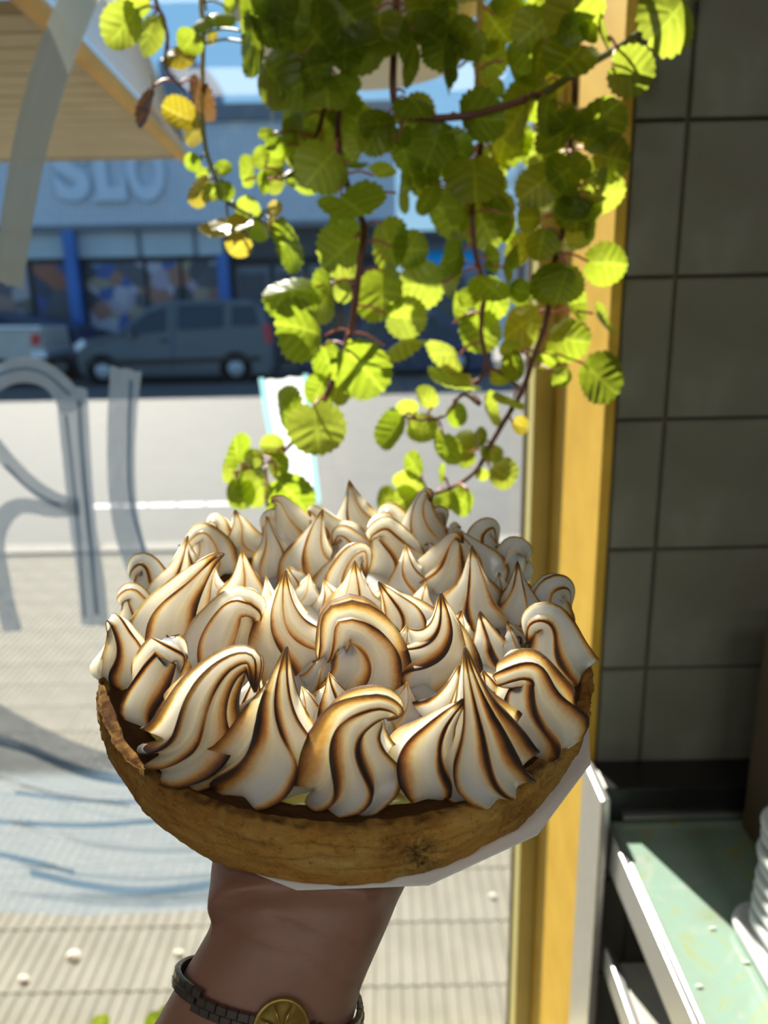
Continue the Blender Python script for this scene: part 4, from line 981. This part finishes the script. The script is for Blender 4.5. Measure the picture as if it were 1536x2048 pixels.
for (m, pts, r0, r1), dz in zip(VINES, vd):
    P = [dep(x, y, ZP + dz + .006*math.sin(i*1.9+dz*300)) for i, (x, y) in enumerate(pts)]
    if pts[0][1] < -20 and pts[0][0] > 480 and pts[0][0] < 1200: P = [Vector((pcx + (P[0].x-pcx)*.35, yp, zpot + .12)), Vector((pcx+(P[0].x-pcx)*.9, yp-.11, zpot+.15))] + P
    elif pts[0][1] < -20: P = [Vector((pcx + (.11 if pts[0][0] > 768 else -.11), yp-.02, zpot + .12)), Vector((pcx+(P[0].x-pcx)*.6, yp-.10, zpot+.15))] + P
    c = catmull(P, 14*len(P)); n_ = len(c)
    o = MB().tube(c, [(r0 + (r1-r0)*i/n_)/FPX*ZP for i in range(n_)], 8).obj('vine', MT[m], plant, True)
    vobj.append(o); vpts.append(c)
rnd = random.Random(21)
NL = len(LEAVES); holes = ((760,172,30),(885,170,34),(945,60,24),(455,110,70),(1035,310,38),(810,415,40),(690,355,18),(1010,120,24))
while len(LEAVES) < NL + 34:
    x, y = rnd.uniform(505, 1225), rnd.uniform(-40, 440)
    if y > 330 and 640 < x < 880: continue
    if x < 600 and y > 230 or x > 1170 and y < 200: continue
    if any(math.hypot(x-a_, y-b_) < r_+38 for a_, b_, r_ in holes): continue
    sz = rnd.uniform(58, 100); LEAVES.append((x, y, sz, sz*rnd.uniform(.4, 1.0)))
PV = [(k, q, *proj(q)) for k, c in enumerate(vpts) for q in c[::3]]
for n_, L in enumerate(LEAVES):
    cx, cy, w_, h_ = L[:4]; an = L[4] if len(L) > 4 else None; tone = L[5] if len(L) > 5 else 'g'
    if an is None: mj, mi_, an = (w_, h_, rnd.uniform(-15, 15)) if w_ >= h_ else (h_, w_, 90 + rnd.uniform(-15, 15))
    else: mj, mi_ = w_, h_
    k, q, _, _, zq = min(PV, key=lambda e: abs(math.hypot(e[2]-cx, e[3]-cy) - mj*.62) + .3*max(0, e[3]-cy))
    z_ = zq + rnd.uniform(-.035, .03)
    if n_ >= NL-17: z_ = zq + rnd.uniform(.0, .06)
    z_ = min(z_, .835 if cx < 1100 else .775)
    if cx > 1120: z_ = min(z_, .665 + .11*min(1, max(0, cy)/600))
    if cy < 190 and 480 < cx < 960: z_ = min(z_, .70)
    c = dep(cx, cy, z_); Dm = mj/FPX*z_*1.10
    e1 = RGT*math.cos(math.radians(an)) + UPV*math.sin(math.radians(an)); e2 = RGT*-math.sin(math.radians(an)) + UPV*math.cos(math.radians(an))
    al = math.acos(max(.10, min(.97, mi_/mj))) * rnd.choice((-1, 1))
    e2 = (e2*math.cos(al) + FWD*math.sin(al)).normalized()
    nrm = e1.cross(e2).normalized()
    mid = c - q; mid = mid - nrm*mid.dot(nrm)
    if mid.length < .004: mid = -UPV - nrm*(-UPV).dot(nrm)
    mid.normalize(); mid = (mid + (e1*rnd.uniform(-.3, .3) + e2*rnd.uniform(-.3, .3))).normalized(); mid = (mid - nrm*mid.dot(nrm)).normalized()
    xx = mid.cross(nrm).normalized()
    o = link('leaf', LM[tone][n_ % 6] if mi_/mj > .45 else LM[tone][(0, 1, 4)[n_ % 3]])
    o.parent = vobj[k]
    b = c - mid*(Dm*.45)
    o.matrix_basis = Matrix.Translation(b - plant.location) @ (Matrix((xx, mid, nrm)).transposed() @ Matrix.Diagonal((Dm, Dm, Dm))).to_4x4()
    o.matrix_parent_inverse = Matrix.Translation(plant.location)
    if tone == 'y': o['label'] = 'yellowed leaf'
    if tone == 'd': o['label'] = 'withered brown leaf'
    if (b - q).length < .10:
        MB().tube(catmull([q, (b+q)/2 + UPV*.004, b + mid*Dm*.02], 7), .0013, 5).obj('leaf_stalk', MT['stalk'] if k not in (1, 2) else MT['stemg'], vobj[k], True)
# small plant on the sill, only its leaf tips show at the bottom edge
sp0 = onY(262, 2075, .93)
pl2 = thing('potted_seedling', (sp0.x, .93, .20), 'small green plant on the window sill at the bottom edge', 'plant')
MB().lathe([(.002, 0), (.04, 0), (.05, .07), (.053, .07), (.053, .08), (.048, .08), (.046, .065), (.002, .062)], (sp0.x, .93, .2005), 'z', 32).obj('pot', MT['pot'], pl2, True)
for (px, py, s_, an) in ((205, 2042, 55, 20), (300, 2040, 60, -20), (322, 2030, 45, -35), (250, 2085, 70, 0), (270, 2100, 60, 10)):
    tip = onY(px, py-10, .93); b = tip - Vector((math.sin(math.radians(an)), 0, math.cos(math.radians(an))))*.03
    st = MB().tube(catmull([(sp0.x, .93, .262), ((sp0.x+b.x)/2, .925, (.262+b.z)/2+.005), b], 10), .001, 6).obj('stem', MT['stemg'], pl2, True)
    d_ = (tip-b).normalized(); nr_ = Vector((.35, -.8, .3)); nr_ = (nr_ - d_*nr_.dot(d_)).normalized(); xx = d_.cross(nr_)
    o = link('leaf', LM['g'][1]); o.parent = st; Dm = .034
    o.matrix_basis = Matrix.Translation(b) @ (Matrix((xx, d_, nr_)).transposed() @ Matrix.Diagonal((Dm*.8, Dm, Dm))).to_4x4()
# added fill lights behind the camera, to brighten the tart front and interior
for i, (x, y) in enumerate(((-.9, -1.4), (.5, -1.4), (-.9, -3.0), (.5, -3.0))):
    lt = thing('fill_panel', (x, y, ZC-.05), 'added white fill light panel under the ceiling, ' + ('left one near the window', 'right one near the window', 'left one at the back of the shop', 'right one at the back of the shop')[i], 'fill light', 'added fill lights')
    MB().box(x-.32, x+.32, y-.32, y+.32, ZC-.05, ZC).obj('fill_box', MT['white'], lt)
    ld = bpy.data.lights.new('fill_light', 'AREA'); ld.shape = 'SQUARE'; ld.size = .6; ld.energy = 9.5; ld.color = (1, .97, .90)
    lo = bpy.data.objects.new('fill_light', ld); COL.objects.link(lo); lo.location = (0, 0, -.005); lo.parent = lt
